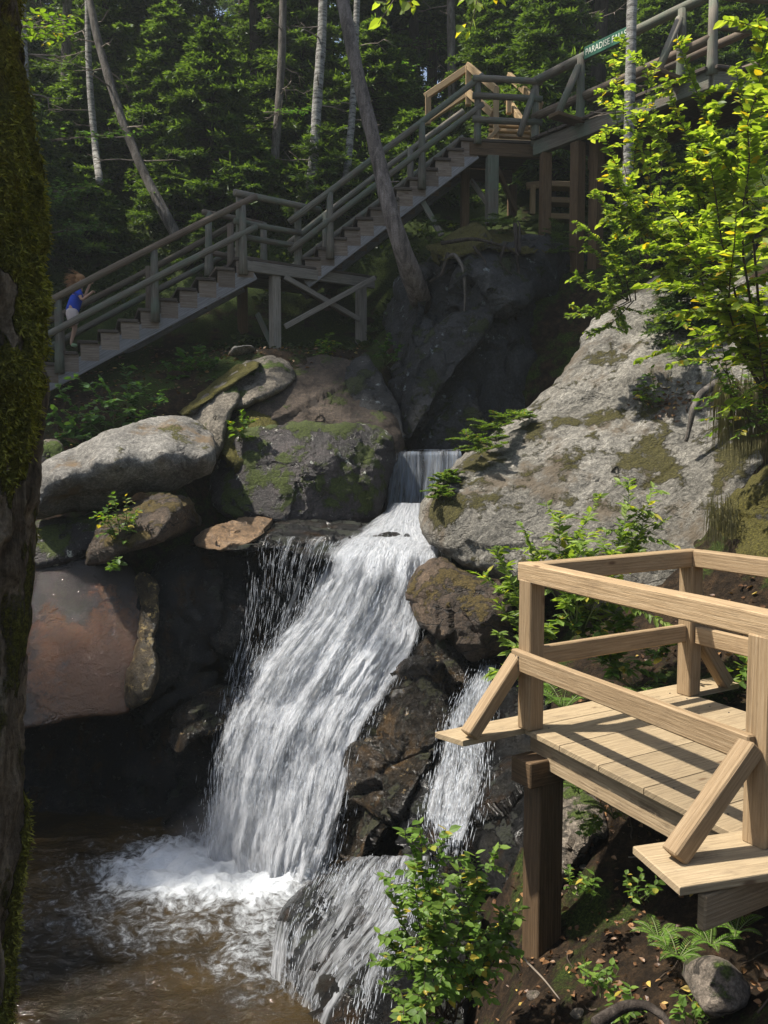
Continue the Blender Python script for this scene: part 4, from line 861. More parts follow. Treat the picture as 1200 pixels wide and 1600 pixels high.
m = MB(); tube(m, [a1 - UP*.02 - nL*.15, a1 + UP*.3 - nL*.02], .05, 8); m.build('brace', M['greywood'], la)
# upper flight
U0 = P(478, 397, 15.0); U0[2] = lz; U1 = P(742, 222, 15.35)
N2 = nrm(np.cross(UP, D3(U1-U0))); N2 = N2 if N2[1] > 0 else -N2
upper = flight('upper_staircase', 'upper wooden staircase climbing behind the leaning trunk', U0, U1, N2*1.15, 13, .98, [.14, .68, ], 'greywood', 'stringer', over0=.35, over1=.15)
# upper deck
uz = U1[2]
ud = thing('upper_deck', P(800, 345, 15.4), 'high timber deck on posts where the upper stairs meet the footbridge', 'landing')
G0 = U1.copy(); G1 = P(836, 236, 15.5); G1[2] = uz
eG = nrm(D3(G1-G0)); nG = nrm(np.cross(UP, eG)); nG = nG if nG[1] > 0 else -nG
lg = np.linalg.norm(G1-G0)
for k in range(8):
    p = G0 + nG*(.06 + k*.2) + UP*.03; B('deck_plank', ud, 'tread', (p - eG*.15, p + eG*(lg+.1), .19, .05))
B('front_beam', ud, 'postwood', (G0 - UP*.12 - eG*.1, G1 - UP*.12 + eG*.1, .10, .22)); B('rear_beam', ud, 'postwood', (G0 - UP*.12 + nG*1.4, G1 - UP*.12 + nG*1.4, .10, .22))
for px, pb, d, w, mt in ((768, 342, 15.35, .19, 'greywood'), (726, 350, 16.0, .14, 'postwood'), (851, 378, 15.2, .17, 'postwood'), (800, 330, 17.0, .15, 'postwood')):
    b = P(px, pb, d); B('support_post', ud, mt, ((b[0], d, b[2]-.1), (b[0], d, uz-.24), w, w, eG))
bar(ud, 'brace', P(655, 306, 15.3), P(690, 368, 15.3), .06, .10); bar(ud, 'brace', P(736, 282, 15.9), P(762, 318, 15.5), .05, .09); bar(ud, 'brace', P(776, 262, 15.6), P(806, 330, 16.0), .06, .10, 'postwood')
def lpost(p, h, par, r=.065, mt='greywood', splay=None):
    m = MB(); tube(m, [p - UP*.05, p + UP*.1, p + UP*h*.6, p + UP*h], [r*1.15, r, r*.9, r*.85], 9, .03); m.build('rail_post', M[mt], par)
    if splay is not None:
        m = MB(); tube(m, [p + np.array(splay) + UP*.03, p + np.array(splay)*.1 + UP*h*.86], r*.8, 9, .03); m.build('brace', M[mt], par)
g1 = P(746, 222, 15.3); g1[2] = uz; g2 = P(836, 220, 15.35); g2[2] = uz
lpost(g1, 1.02, ud); lpost(g2, .98, ud, splay=(-.3, -.25, 0))
for z in (1.0, .72, .34):
    m = MB(); log(m, g1 - eG*.1 + UP*z - nG*.05, g2 + eG*.1 + UP*(z-.03) - nG*.05, .055); m.build('deck_rail', M['greywood'], ud)
# footbridge towards us on the right
br = thing('footbridge', P(930, 300, 14.2), 'log railed footbridge running from the high deck towards the upper right', 'footbridge')
H0 = P(836, 236, 15.35); H0[2] = uz; H1 = P(1112, 115, 12.55); H1[2] = uz
H2 = P(1290, 120, 12.9); H2[2] = uz
eH = nrm(D3(H1-H0)); nH = nrm(np.cross(UP, eH)); nH = nH if nH[1] > 0 else -nH
lh = np.linalg.norm(H1-H0); eJ = nrm(D3(H2-H1)); nJ = nrm(np.cross(UP, eJ)); nJ = nJ if nJ[1] > 0 else -nJ
B('main_beam', br, 'greywood', (H0 - UP*.12, H1 - UP*.12, .12, .24)); B('main_beam', br, 'postwood', (H0 - UP*.12 + nH*1.35, H1 - UP*.12 + nH*1.35, .12, .24)); B('main_beam', br, 'greywood', (H1 - UP*.12, H2 - UP*.12, .12, .24))
npk = int(lh/.2)
for k in range(npk):
    p = H0 + eH*(.1 + k*.2) + UP*.03; B('deck_plank', br, 'tread', (p - nH*.12, p + nH*1.5, .19, .05))
for k in range(10):
    p = H1 + eJ*(.1 + k*.2) + UP*.03; B('deck_plank', br, 'tread', (p - nJ*.12, p + nJ*1.4, .19, .05))
m = MB(); log(m, H0 + UP*1.0 - eH*.05, H1 + UP*1.04 + eH*.05, .075); m.build('handrail', M['greywood'], br)
m = MB(); log(m, H0 + UP*.42 - eH*.05, H1 + UP*.45, .07); m.build('mid_rail', M['brownlog'], br)
m = MB(); log(m, H0 + UP*1.0 + nH*1.3, H1 + UP*1.0 + nH*1.3, .07); m.build('handrail', M['brownlog'], br)
m = MB(); log(m, H0 + UP*.45 + nH*1.3, H1 + UP*.45 + nH*1.3, .06); m.build('mid_rail', M['brownlog'], br)
m = MB(); log(m, H1 + UP*1.04, H2 + UP*1.04, .075); m.build('handrail', M['greywood'], br)
m = MB(); log(m, H1 + UP*.62, H2 + UP*.62, .06); m.build('mid_rail', M['greywood'], br)
for px, dd in ((912, 14.5), (1068, 12.95)):
    p = P(px, 150, dd); f = (p - H0) @ eH; p = H0 + eH*f; lpost(p - nH*.05, 1.0, br, .07, splay=-nH*.5)
    B('outrigger', br, 'postwood', (p - nH*.65 - UP*.0, p + nH*.3 - UP*.0, .22, .06))
lpost(H1, 1.0, br, .075)
for px in (908, 938):
    p = P(px, 200, 14.4); B('support_post', br, 'postwood', ((p[0], 14.6, 2.6), (p[0], 14.6, uz-.26), .18, .18, eH))
# sign
M['sign'] = plain('green painted board', (.012, .10, .055), .5, noise=.15)
M['paint'] = plain('cream lettering', (.72, .74, .62), .6, noise=.05)
s0 = P(916, 105, 14.35); f = (s0-H0) @ eH; s1 = H0 + eH*f; sA = s1 + UP*1.0 - nH*.115; f2 = (P(984, 78, 13.6)-H0) @ eH; sL = f2 - f
M['sign_len'] = None; del M['sign_len']
sg = thing('name_sign', sA, 'small green sign board lettered PARADISE FALLS on the footbridge rail', 'sign')
B('board', sg, 'sign', (sA, sA + eH*sL, .02, .19))
fc_ = bpy.data.curves.new('lettering', 'FONT'); fc_.body = 'PARADISE FALLS'; fc_.size = .16; fc_.extrude = .002; fc_.align_x = 'CENTER'; fc_.align_y = 'CENTER'; fc_.space_character = 1.05
to = bpy.data.objects.new('lettering', fc_); COL.objects.link(to)
bpy.context.view_layer.update(); dim = to.dimensions.x
import mathutils
mt = Matrix((Vector(eH), Vector(UP), Vector(np.cross(eH, UP)))).transposed()
dg = bpy.context.evaluated_depsgraph_get(); me = bpy.data.meshes.new_from_object(to.evaluated_get(dg)); bpy.data.objects.remove(to)
me.materials.clear(); me.materials.append(M['paint'])
k = sL*.90/dim; me.transform(mt.to_4x4() @ Matrix.Diagonal((k, max(k, .85), 1, 1)))
to = bpy.data.objects.new('lettering', me); COL.objects.link(to); to.parent = sg
to.location = eH*sL/2 - nH*.014
# new yellow timber stairs behind the high deck
ns = thing('far_staircase', P(790, 215, 17.2), 'fresh yellow timber stair railing rising behind the high deck', 'staircase')
def bp(nm, a, b, w=.09, h=.12): B(nm, ns, 'farwood', (P(*a), P(*b), w, h))
bp('rail_post', (669, 195, 17.4), (669, 148, 17.4), .11, .11); bp('rail_post', (732, 165, 17.2), (732, 104, 17.2), .11, .11)
bp('top_rail', (664, 152, 17.4), (736, 103, 17.2)); bp('lower_rail', (669, 187, 17.4), (734, 143, 17.2)); bp('top_rail', (730, 102, 17.2), (775, 140, 16.6)); bp('lower_rail', (730, 143, 17.2), (770, 178, 16.6))
bp('rail_post', (775, 220, 16.6), (775, 138, 16.6), .10, .10); bp('rail_post', (795, 178, 17.0), (795, 152, 17.0)); bp('top_rail', (795, 118, 17.6), (845, 165, 16.4)); bp('lower_rail', (792, 155, 17.5), (822, 200, 16.4)); bp('rail_post', (838, 215, 16.4), (838, 150, 16.4), .10, .10)
for k in range(5): bp('step', (765, 190+8*k, 17.6-.25*k), (830, 193+8*k, 17.4-.25*k), .28, .05)
bp('brace', (762, 219, 16.5), (780, 200, 16.5), .06, .08)
bp('rail_post', (832, 335, 16.4), (832, 290, 16.4)); bp('brace', (822, 291, 16.4), (842, 289, 16.4))
for k in range(3): bp('step', (850, 290+25*k, 16.6), (905, 292+25*k, 16.6), .3, .10)
# ------------------------------------------------------------ leafy plants
def unit(n):
    v = RNG.normal(size=(n, 3)); return v/np.linalg.norm(v, axis=1)[:, None]
def shrub(name, label, cat, base, tips, nleaf, lsize, leafm, stemm='twig', spread=.35, tmpl=LEAF_V, stem_r=.008, sub=6, droop=.25, sublen=.35, group=None, bow=.12, flat=.5, start=.2, tilt=.35):
    """stems from base to each tip, side twigs, and leaves set alternately along the twigs"""
    base = np.array(base, float); t = thing(name, base, label, cat, group); st = MB(); lf = MB(); pos = []; dr = []
    tips = [np.array(q, float) for q in tips]; segs = []; tot = 0
    for tp in tips:
        b = base + RNG.normal(0, .03, 3)*[1, 1, 0]; m = 9; s = np.linspace(0, 1, m); pts = b + (tp-b)*s[:, None]
        side = nrm(RNG.normal(size=3)*[1, 1, .2]); L = np.linalg.norm(tp-b); pts = pts + side*(np.sin(math.pi*s)*bow*L)[:, None] + fbm(pts*3, 2, 8)[:, None]*.04*L*s[:, None]
        tube(st, pts, stem_r*(1 - .75*s), 5, a=.5); main = nrm(tp-b)
        for k in range(sub):
            f = start + (1-start)*(k+.5*random.random()+.3)/sub; f = min(f, .98); i = f*(m-1); j = int(i); p0 = pts[j] + (pts[min(j+1, m-1)]-pts[j])*(i-j)
            dd = RNG.normal(size=3); dd[2] = dd[2]*flat + .25; dd = nrm(dd - main*(dd@main)*.7 + main*.35); ln = sublen*L*(1.25-f)*random.uniform(.6, 1.2)
            mm = 5; s2 = np.linspace(0, 1, mm); p2 = p0 + dd*ln*s2[:, None]; p2[:, 2] -= .18*ln*s2**2
            tube(st, p2, stem_r*.45*(1-.6*s2), 4, a=.5); segs.append((p2, ln))
        segs.append((pts[int(m*.55):], L*.45))
    tot = sum(s[1] for s in segs)
    for pts, ln in segs:
        n = max(3, int(round(nleaf*ln/tot))); f = (np.arange(n)+RNG.random(n)*.5+.4)/n*(len(pts)-1); f = np.clip(f, 0, len(pts)-1.001); j = f.astype(int)
        p = pts[j] + (pts[j+1]-pts[j])*(f-j)[:, None]; d = nrm(pts[-1]-pts[0]); sd = np.cross(d, [0, 0, 1.]); sd = sd/(np.linalg.norm(sd)+1e-6)
        sg = np.where(np.arange(n) % 2, 1, -1)[:, None]; dl = sd*sg + d*.7 + RNG.normal(0, .25, (n, 3)); pos.append(p); dr.append(dl)
    pos = np.concatenate(pos); dr = np.concatenate(dr); leaves(lf, pos, dr, lsize*RNG.uniform(.35, 1.25, len(pos)), tilt, tmpl, droop=droop)
    st.build('stem', M[stemm], t); lf.build('foliage', M[leafm], t, smooth=False); return t
def tipsP(lst): return [P(*q) for q in lst]
# big sunlit saplings, upper right
shrub('leafy_sapling', 'tall sunlit yellow green sapling filling the right edge above the slab', 'sapling', P(1215, 640, 7.4),
  tipsP([(1110,250,6.6),(1180,120,6.4),(1200,40,6.5),(1060,380,6.8),(1150,330,6.2),(1230,250,6.3),(1090,470,7.0),(1180,470,6.6),(1040,300,7.2),(1215,160,6.0)]), 5600, .088, 'sunleaf', sub=9, sublen=.42, stem_r=.014)
shrub('leafy_sapling', 'dense bright birch sapling leaning left over the top of the slab', 'sapling', P(1120, 440, 9.2),
  tipsP([(1000,180,8.4),(1040,120,8.6),(960,260,8.4),(1080,230,8.2),(985,340,8.6),(1030,420,8.6),(1100,330,8.2),(950,330,8.8),(1120,160,8.6),(1060,60,8.9)]), 6000, .075, 'sunleaf', sub=9, sublen=.36, stem_r=.012)
shrub('leafy_sapling', 'smaller yellow leaved sapling overhanging the dark gully', 'sapling', P(985, 470, 10.6),
  tipsP([(925,300,10.0),(915,380,10.2),(900,430,10.2),(895,480,10.3),(925,520,10.3),(950,400,10.0),(900,345,10.2),(965,330,10.2),(940,450,10.0),(885,495,10.5)]), 3800, .062, 'paleleaf', sub=8, sublen=.33)
shrub('leafy_sapling', 'thin sapling with green leaves in front of the footbridge', 'sapling', P(1010, 420, 11.2),
  tipsP([(950,130,11.0),(940,200,10.8),(1000,80,11.2),(1000,170,10.6),(970,60,11.2),(960,270,10.6)]), 1500, .085, 'sunleaf', sub=8, sublen=.30)
shrub('leafy_sapling', 'shaded sapling at the right edge under the bright leaves', 'sapling', P(1230, 700, 8.0),
  tipsP([(1120,500,7.4),(1160,540,7.4),(1090,520,7.6),(1200,560,7.0),(1150,450,7.6),(1060,490,7.8)]), 800, .075, 'bushleaf', sub=7, sublen=.3)
shrub('leafy_sapling', 'sapling with leaves hanging in at the top right corner', 'sapling', P(1330, 420, 9.0),
  tipsP([(1180,30,8.2),(1230,80,8.0),(1150,100,8.4),(1200,180,8.2),(1260,0,8.0),(1110,200,8.6)]), 1800, .09, 'sunleaf', sub=8, sublen=.3)
# plants between slab and platform
shrub('leafy_shrub', 'light green narrow leaved shrub behind the platform railing', 'shrub', P(905, 990, 7.3),
  tipsP([(830,850,7.4),(815,820,7.5),(900,830,7.2),(1020,760,7.2),(870,830,7.4),(880,800,7.3),(940,770,7.2),(985,745,7.2),(1010,790,7.1),(1040,815,7.1),(860,900,7.4),(960,860,7.0),(920,830,7.0),(1000,870,7.0),(850,790,7.6)]), 2000, .105, 'paleleaf', 'greenstem', sub=6, sublen=.34, tmpl=NARROW_V, stem_r=.007)
shrub('leafy_shrub', 'drooping pale shrub left of the corner post', 'shrub', P(880, 1075, 7.6),
  tipsP([(770,860,7.7),(745,890,7.9),(790,930,7.6),(770,990,7.6),(765,1050,7.6),(800,1010,7.4),(820,960,7.3),(775,940,7.8)]), 1500, .095, 'paleleaf', 'greenstem', sub=6, sublen=.3, tmpl=NARROW_V)
shrub('leafy_shrub', 'green undergrowth shrub seen between the platform rails', 'shrub', P(960, 1060, 7.3),
  tipsP([(870,960,7.2),(900,940,7.3),(940,980,7.1),(1000,950,7.1),(1050,1000,7.1),(960,930,7.3)]), 1100, .085, 'bushleaf', 'greenstem', sub=6)
shrub('leafy_shrub', 'small leafy plant under the mossy bulge at the right edge', 'shrub', P(1150, 1080, 7.0), tipsP([(1120,1030,6.9),(1160,1040,6.8),(1190,1050,6.8),(1175,1000,7.0)]), 120, .07, 'bushleaf', 'greenstem', sub=4)
# bush at the bottom
shrub('leafy_bush', 'round green bush with yellow leaves in front of the side stream', 'bush', P(700, 1590, 4.9),
  tipsP([(620,1300,4.8),(660,1275,4.85),(700,1290,4.8),(600,1380,4.8),(590,1460,4.8),(745,1330,4.8),(775,1330,4.85),(790,1420,4.8),(810,1420,4.9),(640,1400,4.5),(700,1400,4.5),(745,1450,4.6),(590,1540,4.8),(620,1590,4.6),(660,1500,4.4),(650,1350,4.7),(720,1350,4.7),(770,1480,4.7)]), 2300, .062, 'bushleaf', sub=8, sublen=.30, stem_r=.006, bow=.08, start=.3)
# undergrowth by the stairs
for k, (bx, by, d, tp, lab) in enumerate([
  ((180), 690, 12.2, [(90,600),(120,580),(160,590),(190,570),(230,600),(150,640),(100,640),(230,640),(250,610)], 'dark green leafy plants in the bank beneath the lower stairs'),
  ((130), 700, 12.0, [(85,640),(110,660),(140,650),(90,680),(160,680)], 'low broad leaved plant beside the left mossy trunk'),
  ((300), 600, 13.3, [(255,565),(280,545),(310,540),(340,560),(335,590),(265,590)], 'shaded fern like plant below the middle of the lower stairs'),
  ((375), 690, 11.7, [(360,660),(375,640),(395,655),(380,670)], 'small bright green tuft on the mossy ledge rock'),
  ((515), 560, 14.0, [(500,530),(515,520),(530,535),(512,545)], 'little green plant growing between the landing posts'),
  ((185), 850, 9.75, [(150,800),(170,790),(195,775),(215,795),(200,820),(165,830),(175,770),(190,840)], 'small green plant growing on the brown mossy boulder'),
  ((180), 960-70, 9.6, [(175,880),(185,870)], 'tiny plant below the brown mossy boulder'),
  ((600), 570, 13.9, [(590,530),(610,520),(625,540),(600,545)], 'shaded greenery at the foot of the grey cliff'),
  ((1012), 640, 10.4, [(1000,590),(1015,575),(1025,600),(1008,600)], 'tiny yellow green seedling halfway up the granite slab')]):
    tips = [P(x, y, d-.05-.2*RNG.random()) for x, y in tp]
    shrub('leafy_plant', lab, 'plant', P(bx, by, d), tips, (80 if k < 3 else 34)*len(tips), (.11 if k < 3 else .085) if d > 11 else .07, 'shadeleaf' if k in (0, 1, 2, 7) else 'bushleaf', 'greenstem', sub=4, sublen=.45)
# small seedlings in the shaded dirt
for k, (x, y, d, lab) in enumerate([(708,0,0,None)][:0] + [
  (938,1540,4.5,'low seedling in the dirt below the platform, leftmost one'),(905,1390,5.3,'small green seedling beside the tan rock under the platform'),(920,1300,5.7,'yellowish seedling just right of the support post'),(1000,1400,4.9,'seedling in the dark soil under the deck edge'),(980,1590,4.3,'bright seedling at the bottom edge near the roots'),(1085,1590,4.1,'little plant by the half buried grey stone')]):
    z = H(P(x, y, d)[0], d); b = P(x, y, d)
    tips = [b + np.array([math.cos(a)*.09, math.sin(a)*.09, random.uniform(.06, .14)]) for a in np.linspace(0, 6, 6)]
    shrub('seedling', lab, 'seedling', b - [0, 0, .03], tips, 44, .05, 'bushleaf', 'greenstem', sub=3, stem_r=.003)
# conifer seedlings: flat sprays of short needles
def spray(lf, st, p0, d, L, n=12, w=.012, nl=.03):
    d = nrm(d); s = np.linspace(0, 1, 6); pts = p0 + d*L*s[:, None]; pts[:, 2] -= .15*L*s**2; tube(st, pts, .004*(1-.6*s), 4, a=.5)
    sd = nrm(np.cross(d, [0, 0, 1.])); f = np.linspace(.08, 1, n); p = p0 + d*L*f[:, None]; p[:, 2] -= .15*L*f**2
    for q in (-1, 1):
        tl = L*.45*(1.05-f)*RNG.uniform(.7, 1.2, n); dd = sd*q + d*.8 + RNG.normal(0, .12, (n, 3)); dd /= np.linalg.norm(dd, axis=1)[:, None]
        for m in range(5):
            g = (m+.3)/5; pp = p + dd*(tl*g)[:, None]
            for r in (-1, 1):
                nd = dd*.5 + np.cross(dd, [0, 0, 1.])*r + RNG.normal(0, .2, (n, 3)); strips(lf, pp, nd, nl, w, RNG.random(n), .4)
def conifer_tuft(name, label, pts, ln, mat='brightneedle', n=9, cat='plant'):
    b = np.array(pts[0], float); t = thing(name, b, label, cat); lf = MB(); st = MB()
    for p in pts:
        p = np.array(p, float)
        for k in range(n):
            a = random.uniform(0, 6.28); d = np.array([math.cos(a), math.sin(a)*.7, random.uniform(-.1, .6)]); spray(lf, st, p + RNG.normal(0, .04, 3), d, ln*random.uniform(.6, 1.2))
    st.build('stem', M['twig'], t); lf.build('foliage', M[mat], t, smooth=False)
conifer_tuft('hemlock_seedling', 'low bright hemlock seedlings on the slab edge beside the upper fall', [P(735,690,10.15), P(765,670,10.4), P(795,655,10.6), P(750,700,10.0), P(780,685,10.3), P(815,650,10.8)], .24)
conifer_tuft('hemlock_seedling', 'round tuft of green on the slab lip just right of the upper fall', [P(692,752,9.9), P(700,745,10.0), P(688,775,9.7)], .16, n=14)
conifer_tuft('hemlock_seedling', 'hemlock sprigs on the root covered cliff top by the high deck', [P(800,350,14.4), P(830,400,14.2), P(860,390,14.4), P(780,345,14.6), P(880,370,14.5)], .35, 'youngneedle')
conifer_tuft('hemlock_seedling', 'sprigs growing at the base of the leaning trunk', [P(668,372,14.4), P(680,350,14.6)], .25, 'youngneedle')
# ferns
def fern(name, label, base, n, L, mat='fern', group=None, up_=.8):
    t = thing(name, base, label, 'fern', group); lf = MB(); st = MB()
    for k in range(n):
        a = k*6.283/n + random.uniform(-.3, .3); h = np.array([math.cos(a), math.sin(a), 0]); Lk = L*random.uniform(.75, 1.15); m = 20; s = np.linspace(0, 1, m)
        pts = np.array(base) + h*(Lk*s**1.0)[:, None]*.85; pts[:, 2] += Lk*(up_*s*1.3 - .75*s**2*up_*1.2); tube(st, pts[::3], .004, 4, a=.5)
        d = np.gradient(pts, axis=0); d /= np.linalg.norm(d, axis=1)[:, None]; sd = np.cross(d, [0, 0, 1.]); sd /= np.linalg.norm(sd, axis=1)[:, None]
        w = Lk*.17*np.sin(math.pi*np.clip(s*.93+.1, 0, 1))**.8
        for q in (-1, 1): strips(lf, pts[2:], (sd*q + d*.35)[2:], w[2:]+.004, Lk*.038, np.clip(RNG.normal(.5, .2, m-2), 0, 1), .15)
    st.build('stem', M['greenstem'], t); lf.build('fronds', M[mat], t, smooth=False); return t
for x, y, d, n, L, lab in [(880,1110,6.9,11,.42,'bright fern just behind the deck, left one'),(930,1100,7.0,10,.38,'bright fern behind the middle of the deck'),(1000,1090,7.2,9,.34,'fern behind the deck near the far corner post'),(960,1050,7.5,9,.32,'smaller fern further up the bank behind the deck'),
  (905,1240,6.2,7,.26,'fern poking out under the deck beam beside the support post'),(960,1280,5.7,7,.24,'fern hanging under the middle of the deck beam'),
  (1030,1470,4.7,8,.20,'dim fern in the shade below the outrigger plank'),(1060,1500,4.5,8,.20,'dim fern left of the grey stone'),(1110,1480,4.5,7,.18,'dim fern above the grey stone'),(1150,1460,4.5,7,.18,'dim fern at the right below the platform')]:
    b = P(x, y, d); fern('fern', lab, b, n, L)
# hanging dry grass at the right edge
def hang(name, label, px0, px1, py, d, n, L):
    t = MB(); x = RNG.uniform(px0, px1, n); y = py + RNG.normal(0, 14, n); dd = d + RNG.uniform(-.15, .15, n); p = PV(x, y, dd); s = np.linspace(0, 1, 7)
    for k in range(n):
        o = nrm([RNG.normal(-.2, .5), -.8, 0]); Lk = L*RNG.uniform(.5, 1.1); q = p[k] + o*(.16*np.sqrt(s))[:, None]*Lk*1.4; q[:, 2] += Lk*(.12*np.sin(s*2.2) - s**1.6*.9); w = .005*(1-s*.8)
        V = np.concatenate([q - [1, 0, 0]*w[:, None], q + [1, 0, 0]*w[:, None]]); i = np.arange(6); t.add(V, np.stack([i, i+1, i+8, i+7], 1), None, RNG.random())
    o = t.build(name, M['grass'], smooth=False); tag(o, label, 'grass')
hang('grass_tuft', 'long dry grass hanging over the rock at the right edge', 1120, 1260, 610, 8.3, 900, .75)
hang('grass_tuft', 'short dry grass tuft lower down beside the mossy bulge', 1105, 1150, 800, 8.25, 200, .32)
# maple leaves at the top edge
shrub('leaf_spray', 'few yellow leaves hanging in from the top edge left of centre', 'branch', P(640,-120,5.4), tipsP([(590,38,5.2),(625,20,5.3),(600,10,5.3)]), 26, .075, 'sunleaf', sub=2, start=.6, droop=.6)
shrub('leaf_spray', 'few yellow leaves hanging in at the top edge right of centre', 'branch', P(760,-120,5.4), tipsP([(735,50,5.2),(745,20,5.3),(780,-5,5.3)]), 28, .08, 'sunleaf', sub=2, start=.6, droop=.6)
# horizontal sprays of beech leaves in the forest on the left
for x, y, d, w_, lab in [(60,40,9,70,'bright beech twig beside the pale birch near the top left'),(170,205,16,90,'beech branch spreading across the crooked grey trunk'),(130,285,15,50,'small beech twig hanging below the grey trunk branch'),(70,25,8.5,60,'lit twig at the top of the left edge'),(85,300,13,40,'beech twig low beside the mossy trunk'),(640,145,19,60,'lit maple branch beside the far staircase'),(620,105,19,40,'pale maple branch above the far staircase'),(460,165,18,40,'single light twig in the dark forest'),(700,60,21,80,'light green maple branch near the top centre'),(860,70,20,90,'light maple leaves left of the footbridge rail'),(130,350,14,50,'faint beech twig over the mossy bank')]:
    b = P(x-w_, y+15, d+.4)
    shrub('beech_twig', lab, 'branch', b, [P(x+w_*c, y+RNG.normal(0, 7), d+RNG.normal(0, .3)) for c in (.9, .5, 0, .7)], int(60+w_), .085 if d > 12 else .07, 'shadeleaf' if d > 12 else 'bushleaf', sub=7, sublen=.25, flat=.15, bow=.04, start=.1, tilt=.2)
# fallen leaves: uncountable
def ground_hit(x, y): return np.stack([x, y, H(x, y)], -1)
mb = MB(); n = 2600
x = RNG.uniform(.6, 3.6, n); y = RNG.uniform(3.3, 8.0, n); keep = RNG.random(n) < .25 + .75*(fbm(np.stack([x*2, y*2, x*0], -1), 3, 9) > .0); x, y = x[keep], y[keep]
p = ground_hit(x, y) + [0, 0, .015]; leaves(mb, p, unit(len(p))*[1, 1, .25], RNG.uniform(.025, .07, len(p)), .55, droop=0, cup=2.5)
x = RNG.uniform(-5.2, -.2, 1500); y = RNG.uniform(12, 15, 1500); p = ground_hit(x, y) + [0, 0, .02]; leaves(mb, p, unit(len(p))*[1, 1, .25], RNG.uniform(.03, .08, len(p)), .5, droop=0)
c = P(1050, 618, 10.3); 
tag(mb.build('leaf_litter', M['litter'], smooth=False), 'scattered brown fallen leaves on the dirt', kind='stuff')
mb = MB()
q = RNG.normal(0, 1, (130, 2))*[28, 14] + [1050, 625]; V = ROCKS['granite_slab30']
pj = np.array([proj(v) for v in V[:len(V)//2]]); 
def on_slab(q, lift=.02):
    out = []
    for a in q:
        i = np.argmin(((pj-a)**2).sum(1)); out.append(V[i] + [0, -lift, lift])
    return np.array(out)
p = on_slab(q) + RNG.normal(0, .03, (130, 3)); leaves(mb, p, unit(130)*[1, 1, .4], RNG.uniform(.04, .09, 130), .8, droop=0)
tag(mb.build('leaf_litter', M['litter'], smooth=False), 'pocket of red brown fallen leaves caught on the granite slab', kind='stuff')
# roots and sticks
def rootobj(name, label, cat, pts, r, mat='greybark', n=8):
    pts = [P(*q) for q in pts]; s = np.linspace(0, len(pts)-1, len(pts)*5); pts = np.array(pts); q = np.stack([np.interp(s, range(len(pts)), pts[:, k]) for k in range(3)], 1)
    k = np.array([1, 2, 3, 2, 1.])/9; q = np.stack([np.convolve(np.pad(q[:, c], 2, mode='reflect', reflect_type='odd'), k, 'valid') for c in range(3)], 1)
    m = MB(); tube(m, q, np.linspace(r, r*.35, len(q)), n, .15); return tag(m.build(name, M[mat]), label, cat)
rootobj('root', 'bare grey root bending down over the granite slab', 'root', [(1120,600,9.6),(1095,615,9.5),(1082,640,9.4),(1078,665,9.4),(1072,690,9.4)], .055)
rootobj('twig', 'thin bare stick leaning by the support post', 'stick', [(795,1470,4.85),(820,1500,4.75),(850,1530,4.65),(875,1562,4.55)], .009, 'paletwig', 5)
rootobj('root', 'dark curved root on the ground at the bottom right', 'root', [(930,1600,4.0),(975,1572,4.1),(1010,1570,4.1),(1040,1590,4.0),(1050,1620,3.9)], .035, 'darkbark')
for k, (q, lab) in enumerate([([(690,410,13.8),(710,395,13.6),(725,420,13.5),(727,470,13.5),(722,520,13.5)],'long pale root dangling over the cliff'),([(805,350,13.9),(808,400,13.7),(812,440,13.7),(806,500,13.7)],'grey root hanging at the right end of the cliff top'),([(690,380,13.9),(740,372,13.6),(790,385,13.6),(812,400,13.6)],'root running along the cliff top'),([(700,395,13.7),(690,430,13.7),(670,440,13.8)],'short root curling beside the leaning trunk'),([(740,385,13.6),(760,410,13.5),(755,440,13.5)],'thin root in the tangle above the jutting block'),([(790,380,13.6),(780,410,13.5),(800,430,13.5)],'forked root in the tangle near the bridge posts'),([(812,395,13.6),(812,350,13.8),(808,345,13.8)],'broken grey stub on the cliff top')]):
    rootobj('root', lab, 'root', q, .035 if k < 4 else .025, 'greybark' if k in (0,) else 'darkbark', 6)
R('root_mat', 'mossy mat of roots and soil overhanging the cliff', 'moss', [(665,395),(690,368),(740,352),(800,350),(860,370),(870,395),(820,400),(770,388),(720,400),(680,412)], [(680,390,14.0),(760,365,14.2),(850,380,14.2),(760,385,13.7)], M['mossbank'], .7, .2, .08, 4, seed=50)

